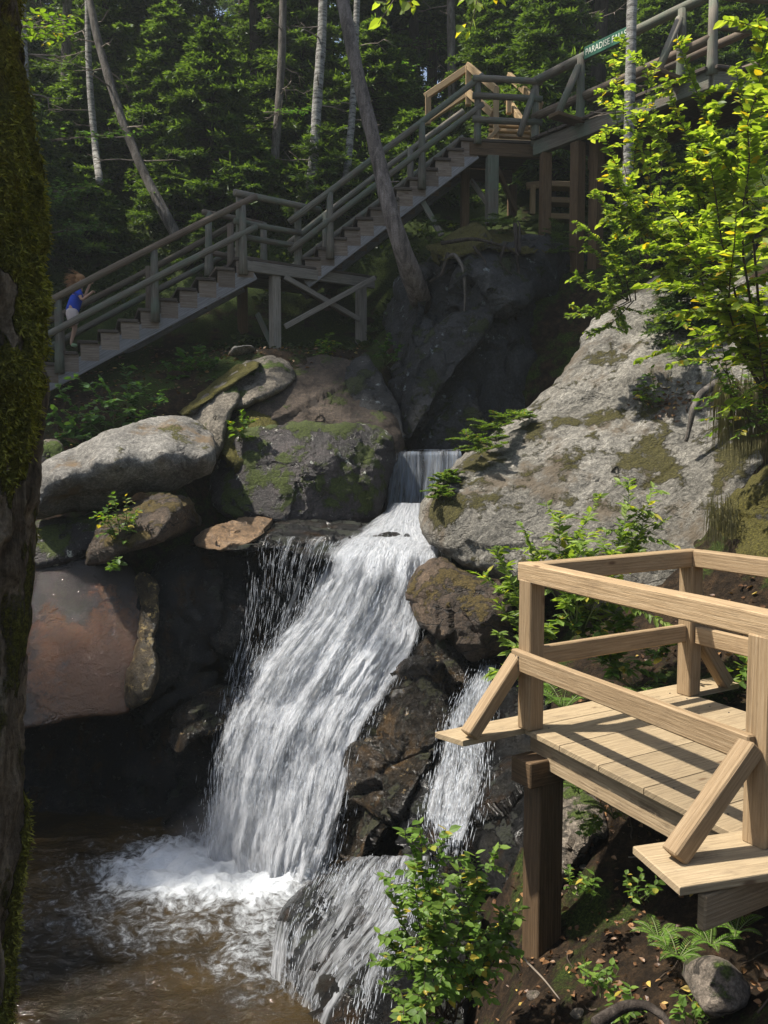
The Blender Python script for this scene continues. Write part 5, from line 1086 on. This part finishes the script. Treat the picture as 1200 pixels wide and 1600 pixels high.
for k in range(26):
    x, y = random.uniform(.9, 3.2), random.uniform(3.6, 6.6); z = float(H(x, y)) + .015; a = random.uniform(0, 6.28); L = random.uniform(.08, .28); m = MB()
    s_ = np.linspace(0, 1, 6)[:, None]; p = np.array([x, y, z]) + np.array([math.cos(a), math.sin(a), .05])*L*s_ + RNG.normal(0, .006, (6, 3)); p[:, 2] = H(p[:, 0], p[:, 1]) + .012; tube(m, p, np.linspace(.006, .002, 6), 5)
    tag(m.build('twig', M['paletwig' if k % 3 == 0 else 'twig']), 'short dead twig lying on the dirt below the platform', 'stick', 'dead twigs lying on the dirt')
for k in range(18):
    x, y = random.uniform(.9, 3.2), random.uniform(3.6, 7.2); z = float(H(x, y)); r_ = random.uniform(.02, .055); u_ = np.linspace(0, math.pi, 9); v_ = np.linspace(0, 2*math.pi, 15)[:-1]; U_, W_ = np.meshgrid(u_, v_, indexing='ij')
    q = np.stack([np.sin(U_)*np.cos(W_), np.sin(U_)*np.sin(W_)*.8, np.cos(U_)*.6], -1); q = q*(1 + .25*fbm(q*1.5 + k, 3, 3))[..., None]*r_ + [x, y, z]; i = np.arange(8)[:, None]*14 + np.arange(14)[None]; j = np.arange(8)[:, None]*14 + (np.arange(14)[None]+1) % 14
    tag(MB().add(q.reshape(-1, 3), np.stack([i, i+14, j+14, j], -1).reshape(-1, 4)).build('pebble', M['brownrock']), 'small stone lying in the dirt below the platform', 'stone', 'small stones in the dirt')
# ------------------------------------------------------------ trees
def trunk_mb(pts, rad, n=14, wob=.08, a=None):
    pts = np.array(pts, float); s = np.linspace(0, len(pts)-1, len(pts)*8)
    q = np.stack([np.interp(s, range(len(pts)), pts[:, k]) for k in range(3)], 1); k = np.hanning(9)[1:-1]; k /= k.sum()
    q = np.stack([np.convolve(np.pad(q[:, c], 3, mode='reflect', reflect_type='odd'), k, 'valid') for c in range(3)], 1)
    r = np.interp(s, range(len(rad)), rad); m = MB(); tube(m, q, r, n, wob, a=a); return m, q
# the near mossy trunk at the left edge
def edge(px, py, d, r):   # centre so that the right edge of the trunk sits at px
    p = P(px, py, d); p[0] -= r; return p
ED = [(5,-260),(12,-60),(24,60),(48,280),(66,470),(70,580),(58,700),(46,860),(38,1050),(28,1250),(14,1450),(2,1600),(-8,1760)]
pts = np.array([edge(x, y, 2.6, .326) for x, y in ED]); order = pts[:, 2].argsort(); pts = pts[order]
s = np.linspace(0, len(pts)-1, 360); q = np.stack([np.interp(s, range(len(pts)), pts[:, k]) for k in range(3)], 1)
k = np.hanning(33)[1:-1]; k /= k.sum(); q[:, 0] = np.convolve(np.pad(q[:, 0], 15, mode='edge'), k, 'valid'); q[0:0]
n = 220; th = np.arange(n)*2*math.pi/n; V = np.repeat(q, n, 0).reshape(360, n, 3); dirs = np.stack([np.cos(th), np.sin(th), 0*th], 1)[None]
sx = np.stack([V[..., 0] + .3*dirs[..., 0], V[..., 1] + .3*dirs[..., 1], V[..., 2]], -1)
g = 1-np.abs(fbm(sx*[9, 9, 1.6] + fbm(sx*2, 3, 4)[..., None]*.8, 4, 31)); mossn = fbm(sx*[7, 7, 1.5], 5, 33, .6); mk = np.clip((mossn-.10)*3.0, 0, 1)
rad = .268 + .055*g + .010*fbm(sx*[2, 2, 1], 3, 35) + mk*(.022 + .012*fbm(sx*38, 3, 36)) + .004*fbm(sx*60, 2, 37)
Vt = V + dirs*rad[..., None]; i = np.arange(359)[:, None]*n + np.arange(n)[None]; j = np.arange(359)[:, None]*n + (np.arange(n)[None]+1) % n
F = np.stack([i, j, j+n, i+n], -1).reshape(-1, 4)
t = thing('mossy_tree', q[0], 'thick mossy tree trunk close by at the left edge', 'tree')
MB().add(Vt.reshape(-1, 3), F, None, np.clip(mk*1.2, 0, 1).ravel()).build('trunk', M['moss_trunk'], t)
# furry moss fringe
mb = MB(); sel = np.where((mk > .35).ravel())[0]; sel = sel[(np.cos(th)[sel % n] > -.2) & (np.sin(th)[sel % n] < .6)]; idx = RNG.choice(sel, 20000); p = Vt.reshape(-1, 3)[idx]; dd = np.repeat(dirs, 360, 0).reshape(-1, 3)[idx]
dd = dd*.6 + RNG.normal(0, .5, dd.shape) - [0, 0, .45]; strips(mb, p, dd, RNG.uniform(.008, .024, len(p)), .004, RNG.random(len(p)), 1.5)
M['mossfur'] = leaf_mat('moss fur', (.09, .09, .015), (.20, .19, .03), (.36, .33, .06), .3, rough=.9)
tag(mb.build('moss', M['mossfur'], t, smooth=False), kind='stuff')
# leaning tree behind the stairs etc.
def bare_tree(name, label, pts, rad, mat, nb=8, cat='tree', bl=.8, dn=True, crown=None):
    rad = [x*.82 for x in rad]; pts = np.array([P(*q) for q in pts]); m, q = trunk_mb(pts, rad); base = q[np.argmin(q[:, 2])]
    t = thing(name, base, label, cat); m.build('trunk', M[mat], t)
    for k in range(nb):
        b = MB(); i = random.randint(int(len(q)*.2), len(q)-1); a = random.uniform(0, 6.28); L = bl*random.uniform(.4, 1.1); d = np.array([math.cos(a), math.sin(a), random.uniform(-.2, .25)])
        s = np.linspace(0, 1, 6)[:, None]; p = q[i] + d*L*s + RNG.normal(0, .03, (6, 3))*s*L; tube(b, p, np.linspace(rad[0]*.16, .004, 6), 5, a=.5)
        for e in range(2):
            j = random.randint(2, 4); d2 = nrm(d + RNG.normal(0, .5, 3)); tube(b, p[j] + d2*L*.35*np.linspace(0, 1, 4)[:, None], np.linspace(.008, .003, 4), 4, a=.5)
        b.build('limb', M['paletwig' if mat != 'darkbark' else 'darkbark'], t)
    return t, q
bare_tree('leaning_tree', 'long grey trunk leaning across the upper stairs', [(668,492,14.8),(650,450,13.95),(632,400,13.6),(612,340,13.6),(598,280,13.8),(582,210,14.0),(562,130,14.2),(545,50,14.4),(532,-20,14.6),(515,-120,15)], [.22,.21,.18,.155,.14,.135,.13,.125,.12,.11], 'leanbark', 4, bl=.35)
bare_tree('leaning_tree', 'slim crooked grey trunk leaning over the mossy bank on the left', [(278,372,16.6),(258,335,16.6),(222,265,16.8),(195,200,17.0),(172,130,17.2),(152,60,17.4),(138,-10,17.6),(120,-110,18)], [.14,.12,.105,.10,.095,.09,.085,.08], 'greybark', 12)
bare_tree('birch', 'pale birch trunk beside the mossy trunk at the left', [(44,300,12.6),(42,240,12.6),(38,140,12.6),(34,40,12.6),(30,-100,12.7)], [.10,.09,.085,.08,.07], 'birch', 5)
bare_tree('birch', 'whitish birch trunk standing behind the landing', [(486,300,17.6),(491,240,17.6),(496,150,17.8),(503,60,18),(506,-40,18.2)], [.14,.12,.115,.11,.10], 'birch', 6)
bare_tree('birch', 'thin whitish trunk just left of the leaning trunk', [(540,290,17.8),(546,230,17.9),(552,160,18),(556,60,18.2),(560,-60,18.4)], [.10,.09,.085,.08,.07], 'birch', 5)
bare_tree('spruce_tree', 'slim dark trunk in the forest above the landing', [(428,260,18.4),(434,190,18.6),(440,100,18.8),(444,-60,19)], [.11,.10,.10,.09], 'greybark', 10)
bare_tree('thin_tree', 'slender mottled trunk behind the crooked grey trunk', [(156,285,16.5),(150,240,17.2),(142,160,17.4),(138,80,17.6),(136,-60,17.8)], [.085,.08,.075,.07,.065], 'birch', 8)
bare_tree('thin_tree', 'pale grey trunk rising behind the footbridge rail', [(980,330,12.6),(982,240,12.6),(985,120,12.6),(987,20,12.7),(990,-90,12.8)], [.10,.09,.088,.084,.08], 'birch', 4)
bare_tree('spruce_tree', 'grey trunk in the forest behind the far staircase', [(708,200,20.5),(706,110,20.6),(704,0,20.8),(703,-90,21)], [.13,.12,.11,.10], 'greybark', 8)
bare_tree('spruce_tree', 'narrow grey trunk right of the far staircase', [(766,190,19.5),(770,100,19.6),(775,0,19.8),(779,-90,20)], [.09,.085,.08,.075], 'greybark', 8)
bare_tree('spruce_tree', 'broad dark trunk left of the footbridge sign', [(903,170,21),(905,80,21),(908,-80,21.3)], [.20,.19,.18], 'greybark', 6)
bare_tree('fallen_tree', 'broken horizontal limb high behind the footbridge', [(830,18,19),(865,26,18.8),(900,30,18.6),(940,27,18.4)], [.05,.07,.06,.05], 'greybark', 5)
for k in range(6):
    x = [205, 315, 270, 372, 585, 100][k]; d = [22, 24, 20, 26, 23, 19][k]
    bare_tree('spruce_tree', ['far straight trunk above the crooked grey trunk','reddish lit trunk deep in the forest left of centre','dark trunk deep in the forest at upper left','faint trunk deep in the forest above the landing','dark trunk right of the leaning trunk top','dim trunk near the left birch'][k],
      [(x, 230, d), (x+3, 120, d), (x+5, 10, d), (x+6, -160, d)], [.13, .12, .11, .10], ['greybark', 'birch', 'darkbark', 'darkbark', 'darkbark', 'greybark'][k], 14, bl=1.2)
# full spruces: crown of drooping boughs
def spruce_parts(h, r, z0, nb, seed, dens=1.0, strip=.09):
    rg = np.random.default_rng(seed); lf = MB(); tk = MB()
    zz = np.linspace(0, h, 12); tube(tk, np.stack([0*zz, 0*zz, zz - .4], 1), np.linspace(.012*h+.03, .01, 12), 8, .05, a=.5)
    P0 = []; D0 = []; L0_ = []
    for k in range(nb):
        f = (k+.5)/nb; z = z0 + (h-z0)*f**.9; L = r*(1-f)**.75*rg.uniform(.65, 1.15) + .12; a = k*2.399 + rg.uniform(-.5, .5)
        d = np.array([math.cos(a), math.sin(a), 0]); m = 7; s = np.linspace(0, 1, m); pts = d*(L*s)[:, None]; pts[:, 2] = z + L*(.10*s - .38*s**2 + .12*s**4)
        tube(tk, pts, np.linspace(.014+.006*L, .004, m), 4, a=.5)
        sd = np.array([-d[1], d[0], 0]); nt = int(6 + 11*L*dens); f2 = np.sort(rg.uniform(.12, 1, nt)); j = np.clip((f2*(m-1)).astype(int), 0, m-2); p = pts[j] + (pts[j+1]-pts[j])*(f2*(m-1)-j)[:, None]
        for q in (-1, 1):
            tl = (.10 + .38*L*(1.05-f2))*rg.uniform(.5, 1.2, nt); dd = sd*q + d*.9 + rg.normal(0, .22, (nt, 3)) - [0, 0, .18]; dd /= np.linalg.norm(dd, axis=1)[:, None]
            for m2 in range(4):
                pp = p + dd*(tl*m2/4)[:, None]; nd = dd + rg.normal(0, .35, (nt, 3)); P0.append(pp); D0.append(nd); L0_.append(tl*.42 + .05)
                P0.append(pp); D0.append(dd*.6 + np.cross(dd, [0, 0, 1.])*(1 if m2 % 2 else -1) + rg.normal(0, .2, (nt, 3))); L0_.append(tl*.25 + .05)
    P0 = np.concatenate(P0); D0 = np.concatenate(D0); L0_ = np.concatenate(L0_); strips(lf, P0, D0, L0_, strip*.42, rg.random(len(P0)), .5)
    return lf, tk
SPR = {}
def spruce(name, label, x, y, kind, scale=1, group=None, z=None):
    z = float(H(x, y)) if z is None else z
    if kind not in SPR:
        spec = {'young': (3.2, 1.25, .25, 80, 5, 1.6, .075), 'young2': (4.6, 1.6, .4, 95, 6, 1.4, .08), 'tall': (16, 2.3, 6.0, 130, 7, .8, .16), 'tall2': (13, 2.1, 3.6, 130, 8, .8, .16), 'low': (1.6, .95, .1, 42, 9, 2.0, .06)}[kind]
        lf, tk = spruce_parts(*spec); t = thing(name, (0, 0, 0), label, 'tree', group)
        a = tk.build('trunk', M['darkbark'], t, loc=(0, 0, 0)); b = lf.build('crown', M['needle' if kind[0] == 't' else 'youngneedle'], t, loc=(0, 0, 0), smooth=False)
        SPR[kind] = t
    else:
        s = SPR[kind]; t = s.copy(); COL.objects.link(t); t.name = name
        for c in [c for c in bpy.data.objects if c.parent == s]:
            d = c.copy(); COL.objects.link(d); d.parent = t
    t.location = (x, y, z); t.rotation_euler = (random.uniform(-.04, .04), random.uniform(-.04, .04), random.uniform(0, 6.28)); t.scale = (scale,)*3
    tag(t, label, 'tree', group); return t
rg = random.Random(12); placed = []
def where(x, y):
    px = 600 + FOC*x/y; zone = next(n for lim, n in ((120, 'beside the mossy trunk'), (240, 'behind the crooked grey trunk'), (420, 'between the crooked trunk and the landing'), (500, 'behind the birch by the landing'), (600, 'behind the top of the leaning trunk'), (720, 'left of the far staircase'), (850, 'behind the far staircase'), (985, 'behind the footbridge sign'), (9999, 'behind the right end of the footbridge')) if px < lim)
    return zone + (', front row' if y < 21.5 else ', middle rows' if y < 27 else ', far back')
def free(x, y, d):
    return all((x-a)**2 + (y-b)**2 > d*d for a, b in placed)
GT = 'tall spruces of the forest behind the stairs'; GY = 'young hemlocks filling the forest understory'
tries = 0
while len(placed) < 36 and tries < 4000:
    tries += 1; y = rg.uniform(20.5, 44); x = rg.uniform(-.55*y, .55*y)
    if free(x, y, 2.3):
        placed.append((x, y)); spruce('spruce_tree', 'tall dark spruce in the forest ' + where(x, y), x, y, 'tall' if rg.random() < .5 else 'tall2', rg.uniform(.8, 1.25)*(.72 if y < 27 and x < 0 else 1), GT)
for b in [0]:
    c = 0; tries = 0; placed = []
    while c < 62 and tries < 5000:
        tries += 1; y = rg.uniform(17.8, 30); x = rg.uniform(-.5*y, .5*y)
        px = 600 + FOC*x/y
        if free(x, y, 1.15) and not (640 < px < 850 and y < 19.6) and not (y < 19 and px < 330):
            placed.append((x, y)); c += 1; spruce('hemlock_tree', 'young green hemlock in the understory ' + where(x, y), x, y, rg.choice(['young', 'young2', 'young2']), rg.uniform(.7, 1.3), GY)
for x, y, s, lab in [(-4.2, 17.6, .8, 'small hemlock on the mossy bank left of the crooked trunk'), (-2.6, 17.8, .9, 'small hemlock on the mossy bank right of the crooked trunk'), (-5.6, 17.0, .9, 'small hemlock beside the left birch'), (-1.2, 17.9, 1.0, 'small hemlock just behind the landing'), (.6, 18.2, 1.0, 'small hemlock behind the upper stairs'), (-3.4, 16.9, .5, 'tiny hemlock low on the mossy bank'), (4.6, 13.9, .9, 'small hemlock in the gully under the footbridge'), (3.9, 11.4, .7, 'small hemlock at the top of the slab')]:
    spruce('hemlock_seedling', lab, x, y, 'low', s*1.2)
for x, y, sc_ in [(-6.6, 16.6, 1.0), (-7.4, 17.8, 1.1), (-6.2, 18.6, .9), (-8.4, 19.5, 1.2), (-5.2, 19.4, .9), (-7.2, 15.6, .8)]:
    spruce('hemlock_tree', 'young hemlock on the left slope behind the child, %s' % {-6.6: 'nearest but one', -7.4: 'middle one', -6.2: 'right one', -8.4: 'farthest', -5.2: 'beside the crooked trunk', -7.2: 'nearest'}[x], x, y, 'young', sc_, GY)
for k, (x, y) in enumerate([(1.4, 27.5), (2.3, 31), (.7, 30)]): spruce('spruce_tree', 'tall spruce closing the gap above the far staircase, %s' % ('nearest', 'farthest', 'left one')[k], x, y, ('tall2', 'tall', 'tall2')[k], 1.1, GT)
for k, (x, y) in enumerate([(-7.5, 12.5), (-8.6, 14), (-9.5, 11.5), (-8, 10.4), (-10.5, 15.5), (-11, 13), (9, 12), (10.5, 15), (9.5, 9.5), (12, 12)]): spruce('hemlock_tree', 'young hemlock beyond the %s edge of the picture, number %s from the water' % ('left' if x < 0 else 'right', ('one', 'two', 'three', 'four', 'five', 'six', 'one', 'two', 'three', 'four')[k]), x, y, 'young', .9, GY)
# low green cover on the bank: nobody could count it
mb = MB(); n = 5200; x = RNG.uniform(-9, 5.5, n); y = RNG.uniform(14.6, 22, n); k = (fbm(np.stack([x, y, x*0], -1)*.9, 3, 41) > -.15); x, y = x[k], y[k]
p0 = ground_hit(x, y)
for q in range(9):
    a = RNG.uniform(0, 6.28, len(x)); d = np.stack([np.cos(a), np.sin(a), RNG.uniform(.2, 1.1, len(x))], 1); pp = p0 + RNG.normal(0, .07, p0.shape)*[1, 1, .2]
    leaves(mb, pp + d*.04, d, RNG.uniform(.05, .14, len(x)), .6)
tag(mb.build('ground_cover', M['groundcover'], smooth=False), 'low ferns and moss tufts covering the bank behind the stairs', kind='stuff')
# broadleaved trees added overhead, out of view, so their crowns shade the gorge
def broad_parts(r, n, seed, size):
    rg = np.random.default_rng(seed); lf = MB(); c = rg.normal(0, 1, (16, 3)); c /= np.linalg.norm(c, axis=1)[:, None]; c = c*rg.uniform(.3, .8, (16, 1))*r*[1, 1, .55]
    k = rg.integers(0, 16, n); p = c[k] + rg.normal(0, 1, (n, 3))*r*.23; d = rg.normal(0, 1, (n, 3)); d[:, 2] *= .4
    leaves(lf, p, d, size*rg.uniform(.7, 1.3, n), .5, droop=.2); return lf, c
BRO = {}
def broad(label, base, crown_c, r, kind='a'):
    base = np.array(base, float); cc = np.array(crown_c, float); t = thing('shade_tree', base, label, 'tree')
    if kind not in BRO: BRO[kind] = broad_parts(1.0, {'a': 3800, 'b': 2300}[kind], {'a': 3, 'b': 4}[kind], {'a': .10, 'b': .11}[kind])
    lf, c = BRO[kind]
    if 'me' + kind not in BRO:
        o = lf.build('crown', M['shadeleaf'], t, loc=(0, 0, 0), smooth=False); BRO['me' + kind] = o.data
    else: o = bpy.data.objects.new('crown', BRO['me' + kind]); COL.objects.link(o); o.parent = t
    o.location = cc - base; o.scale = (r, r, r*.8); o.rotation_euler = (0, 0, random.uniform(0, 6.28))
    s = np.linspace(0, 1, 12)[:, None]; pts = base + (cc-base)*s; pts[:, :2] = base[:2] + (cc-base)[:2]*s**3; m = MB(); tube(m, pts, np.linspace(.05*r+.08, .05, 12), 10, .06)
    for q in c[:8]: tube(m, [pts[8], (pts[8] + cc+q*r)/2 + [0, 0, -.1*r], cc + q*r*[1, 1, .8]], [.05, .035, .015], 5)
    m.build('trunk', M['greybark'], t); return t
def shade(target, dist, r, label, kind='a'):
    c = np.array(target, float) + np.array(SUN_TO)*dist; bx = c[0]; lim = .47*c[1] + .8
    if abs(bx) < lim: bx = -lim if bx < .1*c[1] else lim
    b = np.array([bx, c[1], 0]); b[2] = float(H(b[0], b[1])) - .2
    broad(label, b, c, r, kind)
# ------------------------------------------------------------ the child on the stairs
def skin_body(name, verts, edges, radii, mat, parent, root=0, sub=2):
    me = bpy.data.meshes.new(name); me.from_pydata([tuple(v) for v in verts], edges, []); o = bpy.data.objects.new(name, me); COL.objects.link(o)
    bpy.context.view_layer.objects.active = o
    m = o.modifiers.new('skin', 'SKIN'); m.use_smooth_shade = True
    if not me.skin_vertices: bpy.ops.object.select_all(action='DESELECT'); o.select_set(True)
    for i, r in enumerate(radii): me.skin_vertices[0].data[i].radius = (r, r) if np.isscalar(r) else r
    for i in range(len(verts)): me.skin_vertices[0].data[i].use_root = (i == root)
    s = o.modifiers.new('sub', 'SUBSURF'); s.levels = sub; s.render_levels = sub
    dg = bpy.context.evaluated_depsgraph_get(); dg.update(); m2 = bpy.data.meshes.new_from_object(o.evaluated_get(dg)); bpy.data.objects.remove(o)
    m2.materials.clear(); m2.materials.append(mat)
    for p in m2.polygons: p.use_smooth = True
    o = bpy.data.objects.new(name, m2); COL.objects.link(o); o.parent = parent; return o
foot = P(112, 541, 13.95)
ch = thing('person', foot, 'child in a blue top and pale pink shorts climbing the lower stairs', 'person')
M['skin'] = plain('skin', (.50, .30, .21), .6, noise=.05); M['blue'] = plain('blue cloth', (.012, .06, .45), .8, noise=.12); M['shorts'] = plain('pink cloth', (.62, .52, .49), .85, noise=.12)
M['hair'] = plain('sandy hair', (.34, .17, .07), .6, noise=.3, sc=60); M['shoe'] = plain('pale green shoe', (.28, .40, .22), .7); M['eye'] = plain('dark eye', (.03, .02, .02), .3)
S = 1.12   # height in metres; local x is the way the child faces (up the stairs), y sideways (away from us)
ux = nrm(D3(S1-S0)); uy = N1; uzv = np.array([0, 0, 1.])
def Lp(x, y, z): return tuple((ux*x + uy*y + uzv*z)*S)
V = [(0.02,0,.50),(.05,0,.60),(.09,0,.70),(.115,0,.775),(.13,0,.815),(.145,0,.86),(.155,0,.92),(.15,0,.965),      # 0-7 pelvis..crown
     (.02,.06,.47),(.05,.065,.26),(.0,.065,.08),(-.01,.065,.035),(.07,.065,.015),                                # 8-12 standing leg
     (.01,-.06,.47),(.04,-.065,.29),(-.12,-.065,.25),(-.20,-.065,.24),(-.23,-.065,.17),                            # 13-17 leg kicked back
     (.10,-.105,.755),(.15,-.15,.62),(.25,-.17,.70),(.29,-.172,.735),                                             # 18-21 near arm on rail
     (.10,.105,.755),(.19,.15,.72),(.25,.14,.86),(.27,.13,.91)]                                                  # 22-25
E_ = [(0,1),(1,2),(2,3),(3,4),(4,5),(5,6),(6,7),(0,8),(8,9),(9,10),(10,11),(11,12),(0,13),(13,14),(14,15),(15,16),(16,17),(3,18),(18,19),(19,20),(20,21),(3,22),(22,23),(23,24),(24,25)]
Rr = [.075,.068,.075,.055,.032,.055,.068,.045,.055,.038,.024,.024,.016,.055,.040,.026,.024,.016,.033,.024,.018,.016,.033,.024,.018,.016]
for hand, sgn in ((21, 1), (25, -1)):
    h = np.array(V[hand]); 
    for f, (dx, dz, dy) in enumerate([(.034,.004,-.018),(.040,.008,-.006),(.039,.006,.006),(.032,0,.017),(.010,.018,-.022*sgn)]):
        i = len(V); V.append(tuple(h + (dx*.55, dy, dz*.6+.006))); V.append(tuple(h + (dx, dy*1.1, dz-.012))); E_ += [(hand, i), (i, i+1)]; Rr += [.0065, .0052]
skin_body('body', [Lp(*v) for v in V], E_, [r*S for r in Rr], M['skin'], ch)
T = [(0.0,0,.42),(.04,0,.56),(.09,0,.70),(.112,0,.775),(.10,-.09,.755),(.135,-.135,.67),(.10,.09,.755),(.14,.135,.68)]
skin_body('shirt', [Lp(*v) for v in T], [(0,1),(1,2),(2,3),(3,4),(4,5),(3,6),(6,7)], [r*S for r in (.105,.096,.096,.058,.05,.043,.05,.043)], M['blue'], ch)
T = [(0.015,0,.54),(.02,0,.46),(.02,.06,.42),(.045,.068,.27),(.02,-.06,.42),(.035,-.068,.28)]
skin_body('shorts', [Lp(*v) for v in T], [(0,1),(1,2),(2,3),(1,4),(4,5)], [r*S for r in (.09,.10,.088,.078,.088,.075)], M['shorts'], ch)
T = [(-.015,.065,.03),(.03,.065,.02),(.08,.065,.018)]; skin_body('shoe', [Lp(*v) for v in T], [(0,1),(1,2)], [r*S for r in (.03,.032,.026)], M['shoe'], ch)
T = [(-.205,-.065,.24),(-.225,-.065,.20),(-.24,-.065,.15)]; skin_body('shoe', [Lp(*v) for v in T], [(0,1),(1,2)], [r*S for r in (.03,.032,.026)], M['shoe'], ch)
mb = MB()
for k in range(220):
    p = np.array(Lp(.10+random.uniform(-.03, .05), random.uniform(-.05, .05), .93+random.uniform(-.05, .05))) + foot; d = ux*random.uniform(-1, .2) + uy*random.uniform(-.5, .5) + uzv*random.uniform(-.5, .9)
    s = np.linspace(0, 1, 5)[:, None]; tube(mb, p + nrm(d - ux*.7)*random.uniform(.08,.2)*s - uzv*.05*s**2, [.004, .004, .003, .002, .001], 4, a=.5)
def blob(mb, c, r, sx=(1, 1, 1)):
    u = np.linspace(0, math.pi, 8); v = np.linspace(0, 2*math.pi, 11)[:-1]; U, W = np.meshgrid(u, v, indexing='ij')
    X = np.stack([np.sin(U)*np.cos(W), np.sin(U)*np.sin(W), np.cos(U)], -1)*np.array(sx)*r; X = X[..., :1]*ux + X[..., 1:2]*uy + X[..., 2:]*uzv + c
    i = np.arange(7)[:, None]*10 + np.arange(10)[None]; j = np.arange(7)[:, None]*10 + (np.arange(10)[None]+1) % 10; mb.add(X.reshape(-1, 3), np.stack([i, i+10, j+10, j], -1).reshape(-1, 4))
mb = mb
blob(mb, np.array(Lp(.125, 0, .94))+foot, .088, (1, .95, .85)); blob(mb, np.array(Lp(.09, 0, .90))+foot, .06, (.9, 1.2, 1.1)); mb.build('hair', M['hair'], ch)
for y in (-.026, .026):
    m = MB(); blob(m, np.array(Lp(.213, y, .905))+foot, .008); m.build('eye', M['eye'], ch)
    m = MB(); blob(m, np.array(Lp(.135, y*2.7, .895))+foot, .02, (.6, .4, 1)); m.build('ear', M['skin'], ch)
m = MB(); blob(m, np.array(Lp(.224, 0, .885))+foot, .014, (.9, .7, 1)); m.build('nose', M['skin'], ch)
m = MB(); blob(m, np.array(Lp(.212, 0, .858))+foot, .016, (.3, 1.1, .3)); m.build('mouth', M['shorts'], ch)
# something red far off between the trunks
M['red'] = plain('red paint', (.42, .03, .03), .6); M['palered'] = plain('pale board', (.45, .33, .28), .7)
fr = thing('red_board', P(222, 172, 24), 'small red edged board far off between the trunks at upper left', 'board')
a, b, c, d = P(206,176,24), P(238,176,24), P(238,152,24), P(206,152,24)
mb = MB(); beam(mb, a, b, .06, .08); beam(mb, b, c, .06, .08, (0, 1, 0)); mb.build('frame', M['red'], fr)
mb = MB(); beam(mb, (a+d)/2 + [.03, .05, 0], (b+c)/2 + [-.03, .05, 0], .03, .36); mb.build('panel', M['palered'], fr)
# added crowns overhead (targets are the places the photograph shows in shade)
SHADES = [((-4.5,14,2.2),11,2.2,'lower stairs'),((-2.0,14.8,3.4),11,2.2,'landing'),((.4,15.5,4.2),10,2.0,'upper stairs'),((2.6,15,5),10,1.8,'high deck'),((1.2,13.8,2.0),11,1.8,'dark cliff'),((3.2,14.2,1.5),12,1.7,'gully beside the slab')]
for p, d, r, nm in [((-3.7,8.9,-2.6),13,1.35,'wet bedrock apron'),((-3.2,7.2,-4.2),15,1.2,'near part of the pool')]:
    shade(p, d, r, 'unseen thin crowned tree added beyond the picture to shade the ' + nm, 'b')
for k, (p, d, r, nm) in enumerate(SHADES):
    shade(p, d, r, 'unseen broadleaved tree added beyond the picture so its crown shades the ' + nm, 'a')
# ------------------------------------------------------------ the faint forest air
mb = MB(); x0, x1, y0, y1, z0, z1 = -160, 160, -150, 160, -9, 75
V = np.array([(x, y, z) for x in (x0, x1) for y in (y0, y1) for z in (z0, z1)], float)
mb.add(V, [(0, 1, 3, 2), (4, 6, 7, 5), (0, 4, 5, 1), (2, 3, 7, 6), (0, 2, 6, 4), (1, 5, 7, 3)])
hz = bpy.data.materials.new('air'); hz.use_nodes = True; hz.node_tree.nodes.clear()
ho = hz.node_tree.nodes.new('ShaderNodeOutputMaterial'); hv = hz.node_tree.nodes.new('ShaderNodeVolumePrincipled')
hv.inputs['Color'].default_value = (.86, .93, .93, 1); hv.inputs['Density'].default_value = .0012; hv.inputs['Anisotropy'].default_value = .3
hz.node_tree.links.new(hv.outputs[0], ho.inputs['Volume'])
tag(mb.build('haze', hz, loc=(0, 0, 0), smooth=False), 'thin misty air between the forest trunks', kind='stuff')
